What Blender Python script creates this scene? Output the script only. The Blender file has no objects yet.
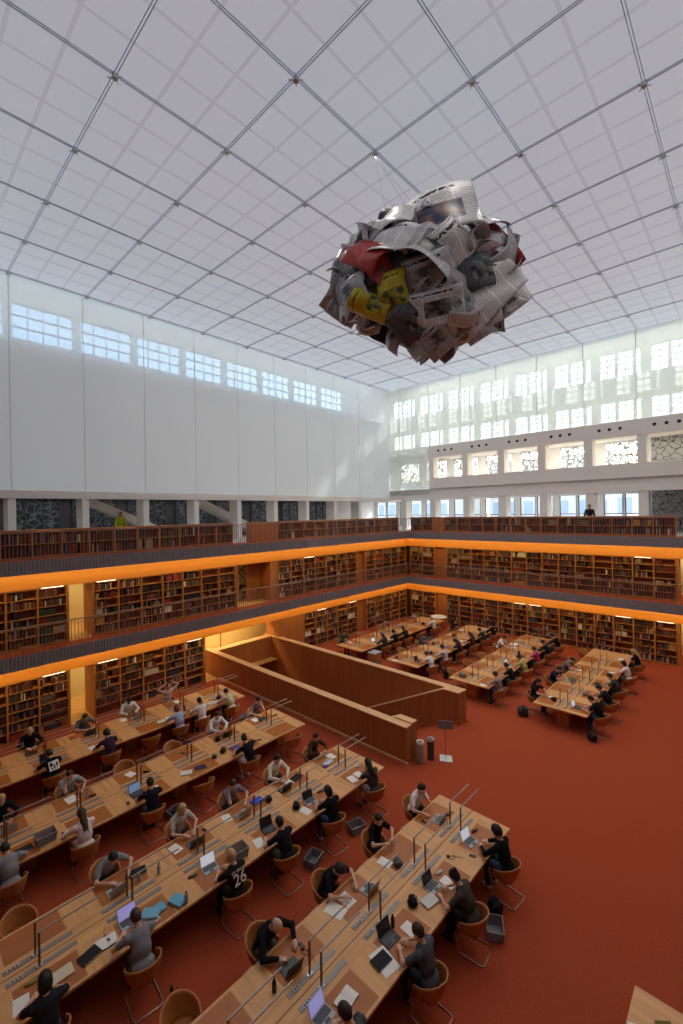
STRIP, DOWN, SUNE, SKY, CEMIT = 140, 92, 9.0, .85, .30
import bpy, math, random
import numpy as np
from mathutils import Vector, Matrix, Euler
R = random.Random(11)
C = bpy.context.scene.collection
PI = math.pi
D = bpy.data

# ------------------------------------------------------------------ materials
def srgb(r, g, b):
    f = lambda c: (c/255/12.92) if c/255 <= .04045 else ((c/255+.055)/1.055)**2.4
    return (f(r), f(g), f(b), 1)
_mats = {}
def mat(name, col, rough=.6, metal=0, noise=0, nscale=(8, 8, 8), bump=0, emit=0, spec=.5):
    if name in _mats: return _mats[name]
    m = D.materials.new(name); m.use_nodes = True
    nt = m.node_tree; b = nt.nodes['Principled BSDF']
    b.inputs['Base Color'].default_value = col
    b.inputs['Roughness'].default_value = rough
    b.inputs['Metallic'].default_value = metal
    b.inputs['Specular IOR Level'].default_value = spec
    if emit:
        b.inputs['Emission Color'].default_value = col
        b.inputs['Emission Strength'].default_value = emit
    if noise or bump:
        tc = nt.nodes.new('ShaderNodeTexCoord'); mp = nt.nodes.new('ShaderNodeMapping')
        mp.inputs['Scale'].default_value = nscale
        nz = nt.nodes.new('ShaderNodeTexNoise'); nz.inputs['Scale'].default_value = 1; nz.inputs['Detail'].default_value = 4
        nt.links.new(tc.outputs['Object'], mp.inputs['Vector']); nt.links.new(mp.outputs['Vector'], nz.inputs['Vector'])
        if noise:
            rp = nt.nodes.new('ShaderNodeValToRGB')
            rp.color_ramp.elements[0].position = .3; rp.color_ramp.elements[1].position = .7
            rp.color_ramp.elements[0].color = tuple(c*(1-noise) for c in col[:3])+(1,)
            rp.color_ramp.elements[1].color = tuple(min(1, c*(1+noise)) for c in col[:3])+(1,)
            nt.links.new(nz.outputs['Fac'], rp.inputs['Fac']); nt.links.new(rp.outputs['Color'], b.inputs['Base Color'])
        if bump:
            bp = nt.nodes.new('ShaderNodeBump'); bp.inputs['Strength'].default_value = bump; bp.inputs['Distance'].default_value = .02
            nt.links.new(nz.outputs['Fac'], bp.inputs['Height']); nt.links.new(bp.outputs['Normal'], b.inputs['Normal'])
    _mats[name] = m
    return m
def flat(r, g, b, rough=.8):
    return mat(f'plain_{r}_{g}_{b}', srgb(r, g, b), rough, spec=.25)

OAK_Y = mat('oak_long', srgb(213, 157, 98), .45, 0, .16, (9, .7, 9))
OAK_X = mat('oak_cross', srgb(213, 157, 98), .45, 0, .16, (.7, 9, 9))
OAK_V = mat('oak_upright', srgb(176, 110, 58), .5, 0, .14, (7, 7, .6))
STAIRW = mat('stair_oak', srgb(166, 100, 56), .5, 0, .14, (6, 6, .5))
CAP = mat('stair_cap_oak', srgb(216, 168, 116), .5, 0, .10, (1.2, 8, 8))
CASE = mat('bookcase_oak', srgb(188, 124, 70), .5, 0, .12, (6, 6, .8))
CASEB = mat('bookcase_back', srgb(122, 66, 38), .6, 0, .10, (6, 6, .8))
FRZ = mat('frieze_oak', srgb(222, 140, 62), .5, 0, .08, (.5, .5, 7))
INLAY = mat('leather_inlay', srgb(172, 99, 38), .45, 0, .08, (5, 5, 5))
TAN = mat('tan_leather', srgb(178, 112, 56), .5, 0, .08, (9, 9, 9))
TAN2 = mat('tan_cushion', srgb(160, 98, 48), .55, 0, .08, (9, 9, 9))
CARPET = mat('red_carpet', srgb(162, 72, 44), .95, 0, .16, (34, 34, 34), .4, spec=.1)
STEEL = mat('brushed_steel', srgb(196, 196, 196), .3, .9)
CHROME = mat('chrome_tube', srgb(176, 158, 144), .3, 1)
BRONZE = mat('bronze_post', srgb(112, 98, 86), .4, .7)
RAILC = mat('socket_rail', srgb(140, 136, 132), .45, .5)
GREY = mat('fascia_metal', srgb(142, 146, 156), .6, .0)
BARC = mat('rail_bar', srgb(146, 118, 102), .5, .1)
WHITE = mat('white_plaster', srgb(226, 226, 226), .8, 0, .02, (.6, .6, .6))
OFFW = mat('white_column', srgb(232, 228, 222), .8)
CREAM = mat('cream_panel', srgb(236, 214, 150), .7)
DARKW = mat('dark_wood', srgb(96, 56, 34), .55, 0, .12, (6, 6, .6))
BLACK = mat('black_plastic', srgb(28, 28, 30), .4)
DGREY = mat('dark_grey_plastic', srgb(74, 76, 80), .5)
LGREY = mat('light_grey_plastic', srgb(168, 170, 172), .45)
PAPER = mat('paper', srgb(236, 232, 224), .85)
TUBE = mat('shelf_tube', (1, .86, .66, 1), .5, emit=3)
LAMPM = mat('node_fill_glow', (1, .95, .9, 1), .5, emit=3)
SHEETW = flat(238, 234, 226)

def pattern_mat(name, cell, line, scale, width, transp=0):
    m = D.materials.new(name); m.use_nodes = True; nt = m.node_tree; N = nt.nodes
    b = N['Principled BSDF']; out = N['Material Output']
    tc = N.new('ShaderNodeTexCoord'); v = N.new('ShaderNodeTexVoronoi'); v.feature = 'DISTANCE_TO_EDGE'
    v.inputs['Scale'].default_value = scale
    nz = N.new('ShaderNodeTexNoise'); nz.inputs['Scale'].default_value = scale*.6
    ad = N.new('ShaderNodeMixRGB'); ad.inputs[0].default_value = .25
    nt.links.new(tc.outputs['Object'], nz.inputs['Vector'])
    nt.links.new(tc.outputs['Object'], ad.inputs[1]); nt.links.new(nz.outputs['Color'], ad.inputs[2])
    nt.links.new(ad.outputs[0], v.inputs['Vector'])
    r = N.new('ShaderNodeMath'); r.operation = 'LESS_THAN'; r.inputs[1].default_value = width
    nt.links.new(v.outputs['Distance'], r.inputs[0])
    mx = N.new('ShaderNodeMixRGB'); mx.inputs[1].default_value = cell; mx.inputs[2].default_value = line
    nt.links.new(r.outputs[0], mx.inputs[0]); nt.links.new(mx.outputs[0], b.inputs['Base Color'])
    b.inputs['Roughness'].default_value = .35
    if transp:
        t = N.new('ShaderNodeBsdfTransparent'); ms = N.new('ShaderNodeMixShader')
        mul = N.new('ShaderNodeMath'); mul.operation = 'MULTIPLY_ADD'; mul.inputs[1].default_value = 1-(1-transp); mul.inputs[2].default_value = 1-transp
        nt.links.new(r.outputs[0], mul.inputs[0]); nt.links.new(mul.outputs[0], ms.inputs[0])
        nt.links.new(t.outputs[0], ms.inputs[1]); nt.links.new(b.outputs[0], ms.inputs[2])
        nt.links.new(ms.outputs[0], out.inputs['Surface'])
    return m
SCREEN = pattern_mat('lattice_screen', srgb(250, 250, 250), srgb(150, 145, 136), 4.2, .07, .8)
MARBLE = pattern_mat('dark_cell_wall', srgb(158, 158, 162), srgb(34, 34, 36), 3.4, .035)
DKGLASS = pattern_mat('etched_dark_glass', srgb(50, 54, 58), srgb(104, 116, 130), 4.0, .07)
DOORPAT = pattern_mat('patterned_door_glass', srgb(176, 190, 168), srgb(48, 54, 44), 2.2, .05)

def veil_mat(name, tint, tr):
    m = D.materials.new(name); m.use_nodes = True; nt = m.node_tree; N = nt.nodes
    N.remove(N['Principled BSDF']); out = N['Material Output']
    d = N.new('ShaderNodeBsdfDiffuse'); d.inputs[0].default_value = tint
    tl = N.new('ShaderNodeBsdfTranslucent'); tl.inputs[0].default_value = tint
    a = N.new('ShaderNodeMixShader'); a.inputs[0].default_value = .3
    t = N.new('ShaderNodeBsdfTransparent'); t.inputs[0].default_value = (.97, 1, .99, 1)
    b = N.new('ShaderNodeMixShader'); b.inputs[0].default_value = tr
    nt.links.new(d.outputs[0], a.inputs[1]); nt.links.new(tl.outputs[0], a.inputs[2])
    nt.links.new(a.outputs[0], b.inputs[1]); nt.links.new(t.outputs[0], b.inputs[2]); nt.links.new(b.outputs[0], out.inputs[0])
    return m
VEIL_L = veil_mat('frosted_glass_left', srgb(236, 238, 240), .42)
VEIL_R = veil_mat('frosted_glass_right', srgb(232, 238, 234), .55)

def ceil_mat():
    m = D.materials.new('luminous_ceiling'); m.use_nodes = True; nt = m.node_tree; b = nt.nodes['Principled BSDF']
    b.inputs['Base Color'].default_value = srgb(206, 216, 232); b.inputs['Roughness'].default_value = .9
    b.inputs['Emission Color'].default_value = (.90, .96, 1.08, 1); b.inputs['Emission Strength'].default_value = CEMIT
    return m
CEIL = ceil_mat()
CSHADE = mat('ceiling_girder_shade', srgb(194, 199, 209), .9, emit=.44)  # glowing strips imitate the girder shade showing through the ceiling panels
CBAR = mat('ceiling_bar', srgb(208, 214, 222), .6)

# ------------------------------------------------------------------ mesh builder
class MB:
    def __init__(s): s.v = []; s.f = []; s.mi = []; s.cur = 0
    def add(s, vs, fs):
        o = len(s.v); s.v += [tuple(v) for v in vs]
        for f in fs: s.f.append(tuple(i+o for i in f)); s.mi.append(s.cur)
    def box(s, x0, x1, y0, y1, z0, z1):
        s.add([(x0, y0, z0), (x1, y0, z0), (x1, y1, z0), (x0, y1, z0), (x0, y0, z1), (x1, y0, z1), (x1, y1, z1), (x0, y1, z1)],
              [(0, 3, 2, 1), (4, 5, 6, 7), (0, 1, 5, 4), (1, 2, 6, 5), (2, 3, 7, 6), (3, 0, 4, 7)])
        return s
    def bbox(s, x0, x1, y0, y1, z0, z1, c):          # box with chamfered vertical and top edges
        pts = [(x0+c, y0), (x1-c, y0), (x1, y0+c), (x1, y1-c), (x1-c, y1), (x0+c, y1), (x0, y1-c), (x0, y0+c)]
        cx, cy = (x0+x1)/2, (y0+y1)/2
        sh = lambda p, d: (p[0]+(d if p[0] < cx else -d), p[1]+(d if p[1] < cy else -d))
        rings = [[(*p, z0) for p in pts], [(*p, z1-c) for p in pts], [(*sh(p, c), z1) for p in pts]]
        vs = [p for r in rings for p in r]; fs = [tuple(range(7, -1, -1)), tuple(range(16, 24))]
        for k in range(2):
            for i in range(8):
                j = (i+1) % 8; fs.append((k*8+i, k*8+j, k*8+8+j, k*8+8+i))
        s.add(vs, fs); return s
    def tube(s, pts, r, n=6, closed=False):
        pts = [Vector(p) for p in pts]; rings = []; m = len(pts)
        for i, p in enumerate(pts):
            a = pts[i-1] if i else (pts[-1] if closed else p); b = pts[i+1] if i < m-1 else (pts[0] if closed else p)
            t = (b-a).normalized(); u = t.cross(Vector((0, 0, 1)))
            if u.length < .05: u = t.cross(Vector((0, 1, 0)))
            u.normalize(); w = t.cross(u)
            rr = r[i] if isinstance(r, (list, tuple)) else r
            rings.append([p+u*math.cos(2*PI*k/n)*rr+w*math.sin(2*PI*k/n)*rr for k in range(n)])
        fs = []
        for i in range(m if closed else m-1):
            j = (i+1) % m
            for k in range(n): fs.append((i*n+k, j*n+k, j*n+(k+1) % n, i*n+(k+1) % n))
        if not closed: fs += [tuple(range(n)), tuple(range((m-1)*n, m*n))[::-1]]
        s.add([v for r_ in rings for v in r_], fs); return s
    def lathe(s, prof, n=12, cx=0, cy=0):
        vs = []; fs = []
        for r, z in prof: vs += [(cx+r*math.cos(2*PI*k/n), cy+r*math.sin(2*PI*k/n), z) for k in range(n)]
        for i in range(len(prof)-1):
            for k in range(n): fs.append((i*n+k, i*n+(k+1) % n, i*n+n+(k+1) % n, i*n+n+k))
        fs += [tuple(range(n))[::-1], tuple(range((len(prof)-1)*n, len(prof)*n))]
        s.add(vs, fs); return s
    def grid(s, fn, nu, nv):
        vs = [fn(i/nu, j/nv) for i in range(nu+1) for j in range(nv+1)]
        fs = [(i*(nv+1)+j, (i+1)*(nv+1)+j, (i+1)*(nv+1)+j+1, i*(nv+1)+j+1) for i in range(nu) for j in range(nv)]
        s.add(vs, fs); return s
    def mesh(s, name, mats):
        me = D.meshes.new(name); me.from_pydata(s.v, [], s.f)
        for m in (mats if isinstance(mats, (list, tuple)) else [mats]): me.materials.append(m)
        if any(s.mi): me.polygons.foreach_set('material_index', s.mi)
        me.update(); return me
    def obj(s, name, mats, parent=None, smooth=False):
        me = s.mesh(name, mats)
        if smooth: me.polygons.foreach_set('use_smooth', [True]*len(me.polygons))
        return link(name, me, parent)
def link(name, me, parent=None):
    o = D.objects.new(name, me); C.objects.link(o)
    if parent is not None: o.parent = parent
    return o
def tag(o, label, cat, group=None, kind=None):
    o['label'] = label; o['category'] = cat
    if group: o['group'] = group
    if kind: o['kind'] = kind
    return o
def thing(name, label, cat, loc=(0, 0, 0), rz=0, group=None):
    o = D.objects.new(name, None); C.objects.link(o); o.location = loc; o.rotation_euler = (0, 0, rz)
    o.empty_display_size = .1
    return tag(o, label, cat, group)
def struct(name, mb, mats):
    o = mb.obj(name, mats); o['kind'] = 'structure'; return o
def dup(src, loc, rz, label, group=None):
    r = src.copy(); C.objects.link(r); r.location = loc; r.rotation_euler = (0, 0, rz); r['label'] = label
    if group: r['group'] = group
    for ch in list(src.children):
        c = ch.copy(); C.objects.link(c); c.parent = r
        for g in list(ch.children):
            d = g.copy(); C.objects.link(d); d.parent = c
    return r
def recolor(o, m, slot=0):
    o.material_slots[slot].link = 'OBJECT'; o.material_slots[slot].material = m
ORD = ['first', 'second', 'third', 'fourth', 'fifth', 'sixth', 'seventh', 'eighth', 'ninth', 'tenth', 'eleventh', 'twelfth', 'thirteenth', 'fourteenth', 'fifteenth', 'sixteenth', 'seventeenth', 'eighteenth', 'nineteenth', 'twentieth']
ORD += ['twenty-'+w for w in ORD[:9]] + ['thirtieth'] + ['thirty-'+w for w in ORD[:9]]

# ------------------------------------------------------------------ dimensions
XF, YF = -18.7, 27.0          # gallery edges
XB, YB = -19.46, 27.9         # bookcase fronts
XG, YG = -23.2, 31.0          # frosted glass planes
ZC = 18.66                    # ceiling
L1, L2 = 3.3, 6.6
SLAB = .48
XE, YN = 3.0, -3.2            # closing walls behind the camera
GP = 3.03; GX0, GY0 = -23.05, 7.07-3*3.03

# ------------------------------------------------------------------ room shell
fl = MB()
sx0, sx1, sy0, sy1 = -20.2, -8.75, 11.75, 15.5
fl.box(-27.6, XE, YN, sy0, -.2, 0); fl.box(-27.6, XE, sy1, 34.6, -.2, 0); fl.box(sx1, XE, sy0, sy1, -.2, 0); fl.box(-27.6, sx0, sy0, sy1, -.2, 0)
struct('floor', fl, CARPET)
# ceiling panels
cp = MB(); cp.box(-23.3, XE, YN, 31.4, ZC, ZC+.1); struct('ceiling', cp, CEIL)
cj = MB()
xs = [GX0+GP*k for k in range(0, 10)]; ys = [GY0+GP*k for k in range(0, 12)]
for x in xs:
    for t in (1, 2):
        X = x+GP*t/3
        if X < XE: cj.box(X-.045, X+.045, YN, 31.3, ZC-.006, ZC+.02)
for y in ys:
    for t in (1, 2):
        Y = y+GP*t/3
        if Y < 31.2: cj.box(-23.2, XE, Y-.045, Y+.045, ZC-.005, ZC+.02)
struct('ceiling_girder_shade_lines', cj, CSHADE)
cb = MB()
for x in xs:
    for d in (-.03, .03): cb.box(x+d-.008, x+d+.008, YN, 31.2, ZC-.05, ZC-.02)
for y in ys:
    for d in (-.03, .03): cb.box(-23.15, XE, y+d-.008, y+d+.008, ZC-.049, ZC-.02)
struct('ceiling_grid_trim', cb, CBAR)
nodes = MB()
for x in xs:
    for y in ys:
        if y > 31: continue
        nodes.lathe([(.05, ZC-.16), (.075, ZC-.15), (.075, ZC-.1), (.04, ZC-.09)], 8, x, y)
        for a in range(4):
            t = a*PI/2+PI/4; nodes.tube([(x, y, ZC-.13), (x+.17*math.cos(t), y+.17*math.sin(t), ZC-.1)], .016, 5)
struct('ceiling_node_trim', nodes, STEEL)
# roof and closing walls
rf = MB(); rf.box(-28, XE, YN, 35, 19.6, 19.9); struct('roof', rf, WHITE)
w = MB(); w.box(XE, XE+.3, YN-.3, 35, 0, 19.9); struct('wall_right', w, WHITE)
w = MB(); w.box(-28, XE, YN-.3, YN, 0, 19.9); struct('wall_near', w, WHITE)
w = MB(); w.box(XE-.08, XE-.001, YN, 27, 0, 9.4); w.box(-18, XE, YN+.001, YN+.08, 0, 9.4); struct('wall_near_shading_lining', w, STAIRW)  # unseen dark lining added to cut the light on the near carpet

def facade(name, along_y, plane, t, a0, a1, z0, z1, holes, m):
    """a wall with rectangular holes [(a0,a1,z0,z1)] all in disjoint rows"""
    mb = MB()
    def bx(p0, p1, q0, q1):
        if p1-p0 < 1e-4 or q1-q0 < 1e-4: return
        if along_y: mb.box(plane-t, plane, p0, p1, q0, q1)
        else: mb.box(p0, p1, plane, plane+t, q0, q1)
    rows = sorted({(h[2], h[3]) for h in holes}); z = z0
    for r0, r1 in rows:
        bx(a0, a1, z, r0); hs = sorted(h for h in holes if h[2] == r0); a = a0
        for h in hs: bx(a, h[0], r0, r1); a = h[1]
        bx(a, a1, r0, r1); z = r1
    bx(a0, a1, z, z1)
    return struct(name, mb, m)

# left outer facade with sky windows
PITCHL = 2.86; ly = [26.95-PITCHL*k for k in range(0, 12)]
lh = [(y-2.42, y+.10, 16.55, 18.2) for y in ly]
facade('wall_left_outer', True, -25.0, .3, YN, 35, 9.3, 19.6, lh, WHITE)
mb = MB(); mb.box(-25.0, XG-.12, YN, 31.0, 15.55, 15.7); mb.box(XG-.3, XG-.12, YN, 31.0, 9.3, 15.55); struct('wall_left_glow_backing', mb, mat('glowing_backing', srgb(238, 238, 240), .8, emit=.33))  # added ledge and self-glowing backing that brighten the left glass from behind
n = 0
for (a0, a1, z0, z1) in lh:
    n += 1; mb = MB()
    for k in range(1, 3):
        z = z0+(z1-z0)*k/3; mb.box(-25.2, -25.1, a0, a1, z-.03, z+.03)
    for k in range(1, 4):
        y = a0+(a1-a0)*k/4; mb.box(-25.19, -25.11, y-.018, y+.018, z0, z1)
    struct(f'window_{n}', mb, LGREY)
# right outer facade, two rows of windows
PITCHR = 2.85; rx = [-2.12-PITCHR*k for k in range(-1, 9)]
rh = []
for x in rx:
    for z0, z1 in ((13.85, 15.1), (16.75, 18.35)):
        rh += [(x-2.45, x-1.62, z0, z1), (x-1.42, x-.62, z0, z1), (x-.45, x-.2, z0, z1)]
facade('wall_back_outer', False, 33.6, .3, -28, XE, 13.4, 19.6, rh, WHITE)
for (a0, a1, z0, z1) in rh:
    if a1-a0 < .4: continue
    n += 1; mb = MB()
    for k in range(1, 4):
        z = z0+(z1-z0)*k/4; mb.box(a0, a1, 33.66, 33.74, z-.024, z+.024)
    mb.box((a0+a1)/2-.022, (a0+a1)/2+.022, 33.67, 33.73, z0, z1)
    struct(f'window_{n}', mb, DGREY)
# window wall of the upper gallery far side and its lattice storey
hl = []
for x in rx:
    hl += [(x-2.55, x-1.4, 6.75, 9.05), (x-1.3, x-.12, 6.75, 9.05), (x-2.4, x-.35, 10.0, 12.5)]
hl = [h for h in hl if not (h[0] > -4.9)]
facade('wall_back_gallery', False, 34.4, .25, -28, XE, 0, 13.4, hl, WHITE)
for (a0, a1, z0, z1) in hl:
    n += 1; mb = MB()
    if z0 < 9:
        mb.box(a0, a0+.06, 34.45, 34.55, z0, z1); mb.box(a1-.06, a1, 34.45, 34.55, z0, z1); mb.box(a0, a1, 34.46, 34.54, 7.7, 7.76)
        struct(f'window_{n}', mb, DGREY)
    else:
        mb.box(a0, a1, 34.30, 34.33, z0, z1); struct(f'window_{n}', mb, SCREEN)
mb = MB(); mb.box(-4.75, XE, 34.2, 34.38, 6.6, 12.8); struct('wall_back_patterned', mb, MARBLE)
mb = MB(); mb.box(-28, XE, 31.6, 34.4, 13.2, 13.4); mb.box(-28, XE, 31.0, 34.4, 9.2, 9.9); struct('slab_back', mb, OFFW)
mb = MB(); mb.box(-28.0, -27.7, YN, 35, 0, 9.3); struct('wall_left_gallery_back', mb, WHITE)
mb = MB(); mb.box(-27.7, XG+.05, YN, 35, 9.1, 9.32); mb.box(XG-.25, XG+.04, YN, 31.0, 8.98, 9.2); struct('slab_left', mb, OFFW)
mb = MB(); mb.box(-28, -25, 34.9, 35.2, 9, 19.8); mb.box(XG, XE, 34.9-.2, 34.9, 18.9, 19.7); struct('wall_corner', mb, WHITE)

# frosted glass panels
yy = [YN]+sorted(ly+[ly[-1]-PITCHL])+[YG]
yy = [y for y in yy if YN <= y <= YG]
for a, b in zip(yy[:-1], yy[1:]):
    if b-a < .05: continue
    n += 1; mb = MB(); mb.box(XG-.02, XG, a+.012, b-.012, 9.2, ZC); struct(f'window_{n}', mb, VEIL_L)
xx = [XG]+sorted(x for x in rx if XG < x < XE)+[XE]
for a, b in zip(xx[:-1], xx[1:]):
    if b-a < .05: continue
    n += 1; mb = MB(); mb.box(a+.012, b-.012, YG, YG+.02, 9.4 if b < -18.9 else 13.33, ZC); struct(f'window_{n}', mb, VEIL_R)
mb = MB()
for y in yy[1:-1]: mb.box(XG-.05, XG-.021, y-.012, y+.012, 9.2, ZC)
for x in xx[1:-1]: mb.box(x-.02, x+.02, YG+.021, YG+.05, 9.4, ZC)
struct('trim_1', mb, OFFW)

# lattice storey box on the far wall
bays = [-19.15, -16.25, -13.42, -10.6, -7.78, -4.97, -2.12, .73, XE]
mb = MB()
mb.box(-19.15, XE, YG-.12, YG+.6, 12.42, 13.33); mb.box(-19.15, XE, YG-.12, YG+.6, 9.92, 10.77)
mb.box(-19.15, -18.75, YG-.12, YG+.6, 10.77, 12.42)
mb.box(-19.15, XE, YG+.6, 34.4, 9.9, 10.0); mb.box(-19.15, XE, YG+.6, 34.4, 12.6, 12.75)
for x in bays[1:-1]: mb.box(x, x+.45, YG-.1, YG+.8, 10.77, 12.42)
for x in bays[1:-1]: mb.box(x-.008, x+.008, YG-.13, YG-.119, 12.42, 13.33)
struct('wall_back_balcony', mb, OFFW)
mb = MB()
for a, b in zip(bays[:-1], bays[1:]):
    for k in range(3):
        x = a+(b-a)*(.3+.2*k); ring = []
        vs = [(x+.1*math.cos(t*PI/6), YG-.125, 12.92+.1*math.sin(t*PI/6)) for t in range(12)]+[(x+.1*math.cos(t*PI/6), YG-.119, 12.92+.1*math.sin(t*PI/6)) for t in range(12)]
        mb.add(vs, [tuple(range(12))]+[(t, (t+1) % 12, 12+(t+1) % 12, 12+t) for t in range(12)])
struct('trim_2', mb, BLACK)
mb = MB()
for x in [-19.2, -22.05]+[b for b in bays[1:-1]]:
    mb.box(x, x+.5, YG, YG+.85, L2, 9.4)
mb.box(XG-.3, XE, YG-.03, YG+.5, 9.1, 9.43)
struct('column_row_back', mb, OFFW)
for y in ly:
    mb = MB(); mb.bbox(XG-.9, XG, y-.15, y+.15, L2, 9.1, .015); struct('column', mb, OFFW)

# upper left gallery back: dark etched windows and stair flights
for y in ly:
    n += 1; mb = MB(); mb.box(-26.6, -26.5, y-2.5, y-.25, 6.9, 9.1); struct(f'window_{n}', mb, DKGLASS)
    mb = MB()
    for k in range(4): mb.box(-26.5, -26.44, y-2.5+.75*k-.03, y-2.5+.75*k+.03, 6.6, 9.1)
    mb.box(-26.7, -26.6, y-.3, y+.36, 6.6, 9.1)
    struct('trim_3', mb, DGREY)
for y0 in (10.2, 16.4):
    mb = MB()
    vs = []
    for X in (-25.6, -24.6): vs += [(X, y0-2.6, 9.1), (X, y0-2.6, 8.75), (X, y0+1.6, 6.6), (X, y0+1.6, 7.2)]
    mb.add(vs, [(0, 1, 2, 3), (7, 6, 5, 4), (0, 3, 7, 4), (1, 5, 6, 2), (0, 4, 5, 1), (3, 2, 6, 7)])
    struct('stairs_upper_flight', mb, OFFW)

mb = MB()
for z in (0, L1): mb.box(-22.5, XB-.36, YN, 10.95, z+.001, z+.014); mb.box(-22.5, XB-.36, 10.95, 30, z+.001, z+.014)
for z, g0, g1 in ((0, 5.15, 6.03), (L1, 5.15, 6.03), (0, 10.95, 15.5), (L1, 12.8, 15.5)): mb.box(XB-.36, XB, g0, g1, z+.001, z+.014)
struct('floor_corridor', mb, mat('corridor_oak', srgb(206, 158, 92), .45, 0, .1, (6, 1, 6)))
# gallery slabs
def slab(z, nm):
    # plan is an L along the left wall and the far wall
    mb = MB(); mb.box(-27.7, XF, YN, 34.4, z-SLAB, z-.02); mb.box(XF, XE, YF, 34.4, z-SLAB, z-.02); struct('gallery_slab', mb, DARKW)
    mb = MB(); mb.box(-27.7, XF-.05, YN, 34.4, z-.02, z); mb.box(XF-.05, XE, YF+.05, 34.4, z-.02, z); struct('floor_'+nm, mb, CARPET)
    if z == L2:
        mb = MB(); mb.box(-27.7, XB-.4, YN, 34.2, z, z+.012); mb.box(XB-.4, XE, YB+.4, 34.2, z, z+.012); struct('floor_gallery_stone', mb, mat('pale_stone', srgb(176, 174, 170), .6))
    mb = MB()
    mb.box(XF, XF+.03, YN, YF, z-SLAB, z+.02); mb.box(XF, XE, YF-.03, YF, z-SLAB, z+.02)
    y = YN+.05
    while y < YF: mb.box(XF+.03, XF+.05, y-.016, y+.016, z-SLAB, z+.02); y += .115
    x = XF+.08
    while x < XE: mb.box(x-.016, x+.016, YF-.05, YF-.03, z-SLAB, z+.02); x += .115
    struct('trim_4', mb, GREY)
slab(L1, 'lower_gallery'); slab(L2, 'upper_gallery')
def railing(z, nm):
    for wall in ('left', 'far'):
        t = thing('gallery_railing', f'slender bar railing of the {nm} gallery along the {"long left-hand" if wall == "left" else "far"} bookcase wall', 'railing', (0, 0, 0))
        g = MB(); h = MB()
        if wall == 'left':
            y = YN+.05
            while y < YF-.1: g.box(XF+.052, XF+.064, y-.010, y+.010, z-SLAB+.05, z+.98); y += .115
            h.tube([(XF+.058, YN, z+1.0), (XF+.058, YF-.06, z+1.0)], .022, 6)
        else:
            x = XF+.18
            while x < XE: g.box(x-.010, x+.010, YF-.064, YF-.052, z-SLAB+.05, z+.98); x += .115
            h.tube([(XF+.1, YF-.058, z+1.0), (XE, YF-.058, z+1.0)], .022, 6)
        g.obj('bar_grille', BARC, t); h.obj('handrail', BARC, t)
railing(L1, 'lower'); railing(L2, 'upper')

# friezes above the bookcases, back walls, door recesses
def seg_left(z, gaps, nm):
    mb = MB(); mb.box(XB-.30, XB+.02, YN, YB+.05, z+2.19, z+L1-SLAB); struct('frieze_left', mb, FRZ)
    mb = MB(); a = YN
    for g0, g1 in gaps: mb.box(XB-.45, XB-.35, a, g0, z, z+L1-SLAB); a = g1
    mb.box(XB-.45, XB-.35, a, YB+.6, z, z+L1-SLAB); struct('wall_left_lining', mb, DARKW)
    for g0, g1 in gaps:
        mb = MB(); mb.box(XB-1.15, XB, g0-.03, g0+.04, z, z+2.19); mb.box(XB-1.15, XB, g1-.04, g1+.03, z, z+2.19); mb.box(XB-1.15, XB-.3, g0, g1, z+2.19, z+2.3)
        struct('door_reveal', mb, OAK_V)
def seg_back(z):
    mb = MB(); mb.box(XB, XE, YB-.02, YB+.30, z+2.19, z+L1-SLAB); struct('frieze_back', mb, FRZ)
    mb = MB(); mb.box(XB-.4, -2.85, YB+.35, YB+.45, z, z+L1-SLAB); mb.box(-1.85, XE, YB+.35, YB+.45, z, z+L1-SLAB); struct('wall_back_lining', mb, DARKW)
    mb = MB(); mb.box(-2.9, -2.83, YB, YB+1.1, z, z+2.19); mb.box(-1.87, -1.8, YB, YB+1.1, z, z+2.19); mb.box(-2.9, -1.8, YB+.3, YB+1.1, z+2.19, z+2.3); struct('door_reveal', mb, OAK_V)
seg_left(0, [(5.13, 6.05), (10.9, 15.5)], 'ground'); seg_left(L1, [(5.13, 6.05), (12.75, 15.5)], 'lower')
seg_back(0); seg_back(L1)
mb = MB(); mb.box(-22.6, -22.5, YN, 30, 0, L2-SLAB); mb.box(-22.6, XE, 30.2, 30.3, 0, L2-SLAB); struct('wall_left_corridor', mb, CREAM)
mb = MB()
for y in (11.4, 12.5, 13.6): mb.box(-22.5, -22.47, y-.015, y+.015, 0, 2.8)
struct('trim_5', mb, DARKW)
# pillars clad in wood
for z in (0, L1):
    mb = MB(); mb.box(XB-.33, XB-.25, 22.16, 23.12, z, z+2.19); mb.box(XB-.35, XB, 22.15, 22.21, z, z+2.19); mb.box(XB-.35, XB, 23.07, 23.13, z, z+2.19); struct('pillar_left', mb, OAK_V)
    mb = MB(); mb.box(-16.95, -16.05, YB+.2, YB+.28, z, z+2.19); mb.box(-16.98, -16.92, YB, YB+.3, z, z+2.19); mb.box(-16.08, -16.02, YB, YB+.3, z, z+2.19); struct('pillar_back', mb, OAK_V)
mb = MB(); mb.box(XB-1.2, XB, 15.55, 17.35, 0, 2.19); struct('pillar_stairs', mb, OAK_V)
mb = MB(); mb.box(XB-.9, XB-.05, 14.95, 15.5, L1, L1+2.19); mb.box(XB-.95, XB-.9, 14.0, 14.95, L1, L1+2.19); struct('pillar_lower_gallery', mb, OAK_V)
n += 1; mb = MB(); mb.box(-21.05, -21.0, 13.95, 14.75, L1+.05, L1+2.15); struct('door_1', mb, DOORPAT)
mb = MB(); mb.box(-21.1, -21.05, 12.6, 15.6, L1, L1+2.3); struct('wall_left_recess', mb, CREAM)
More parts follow.
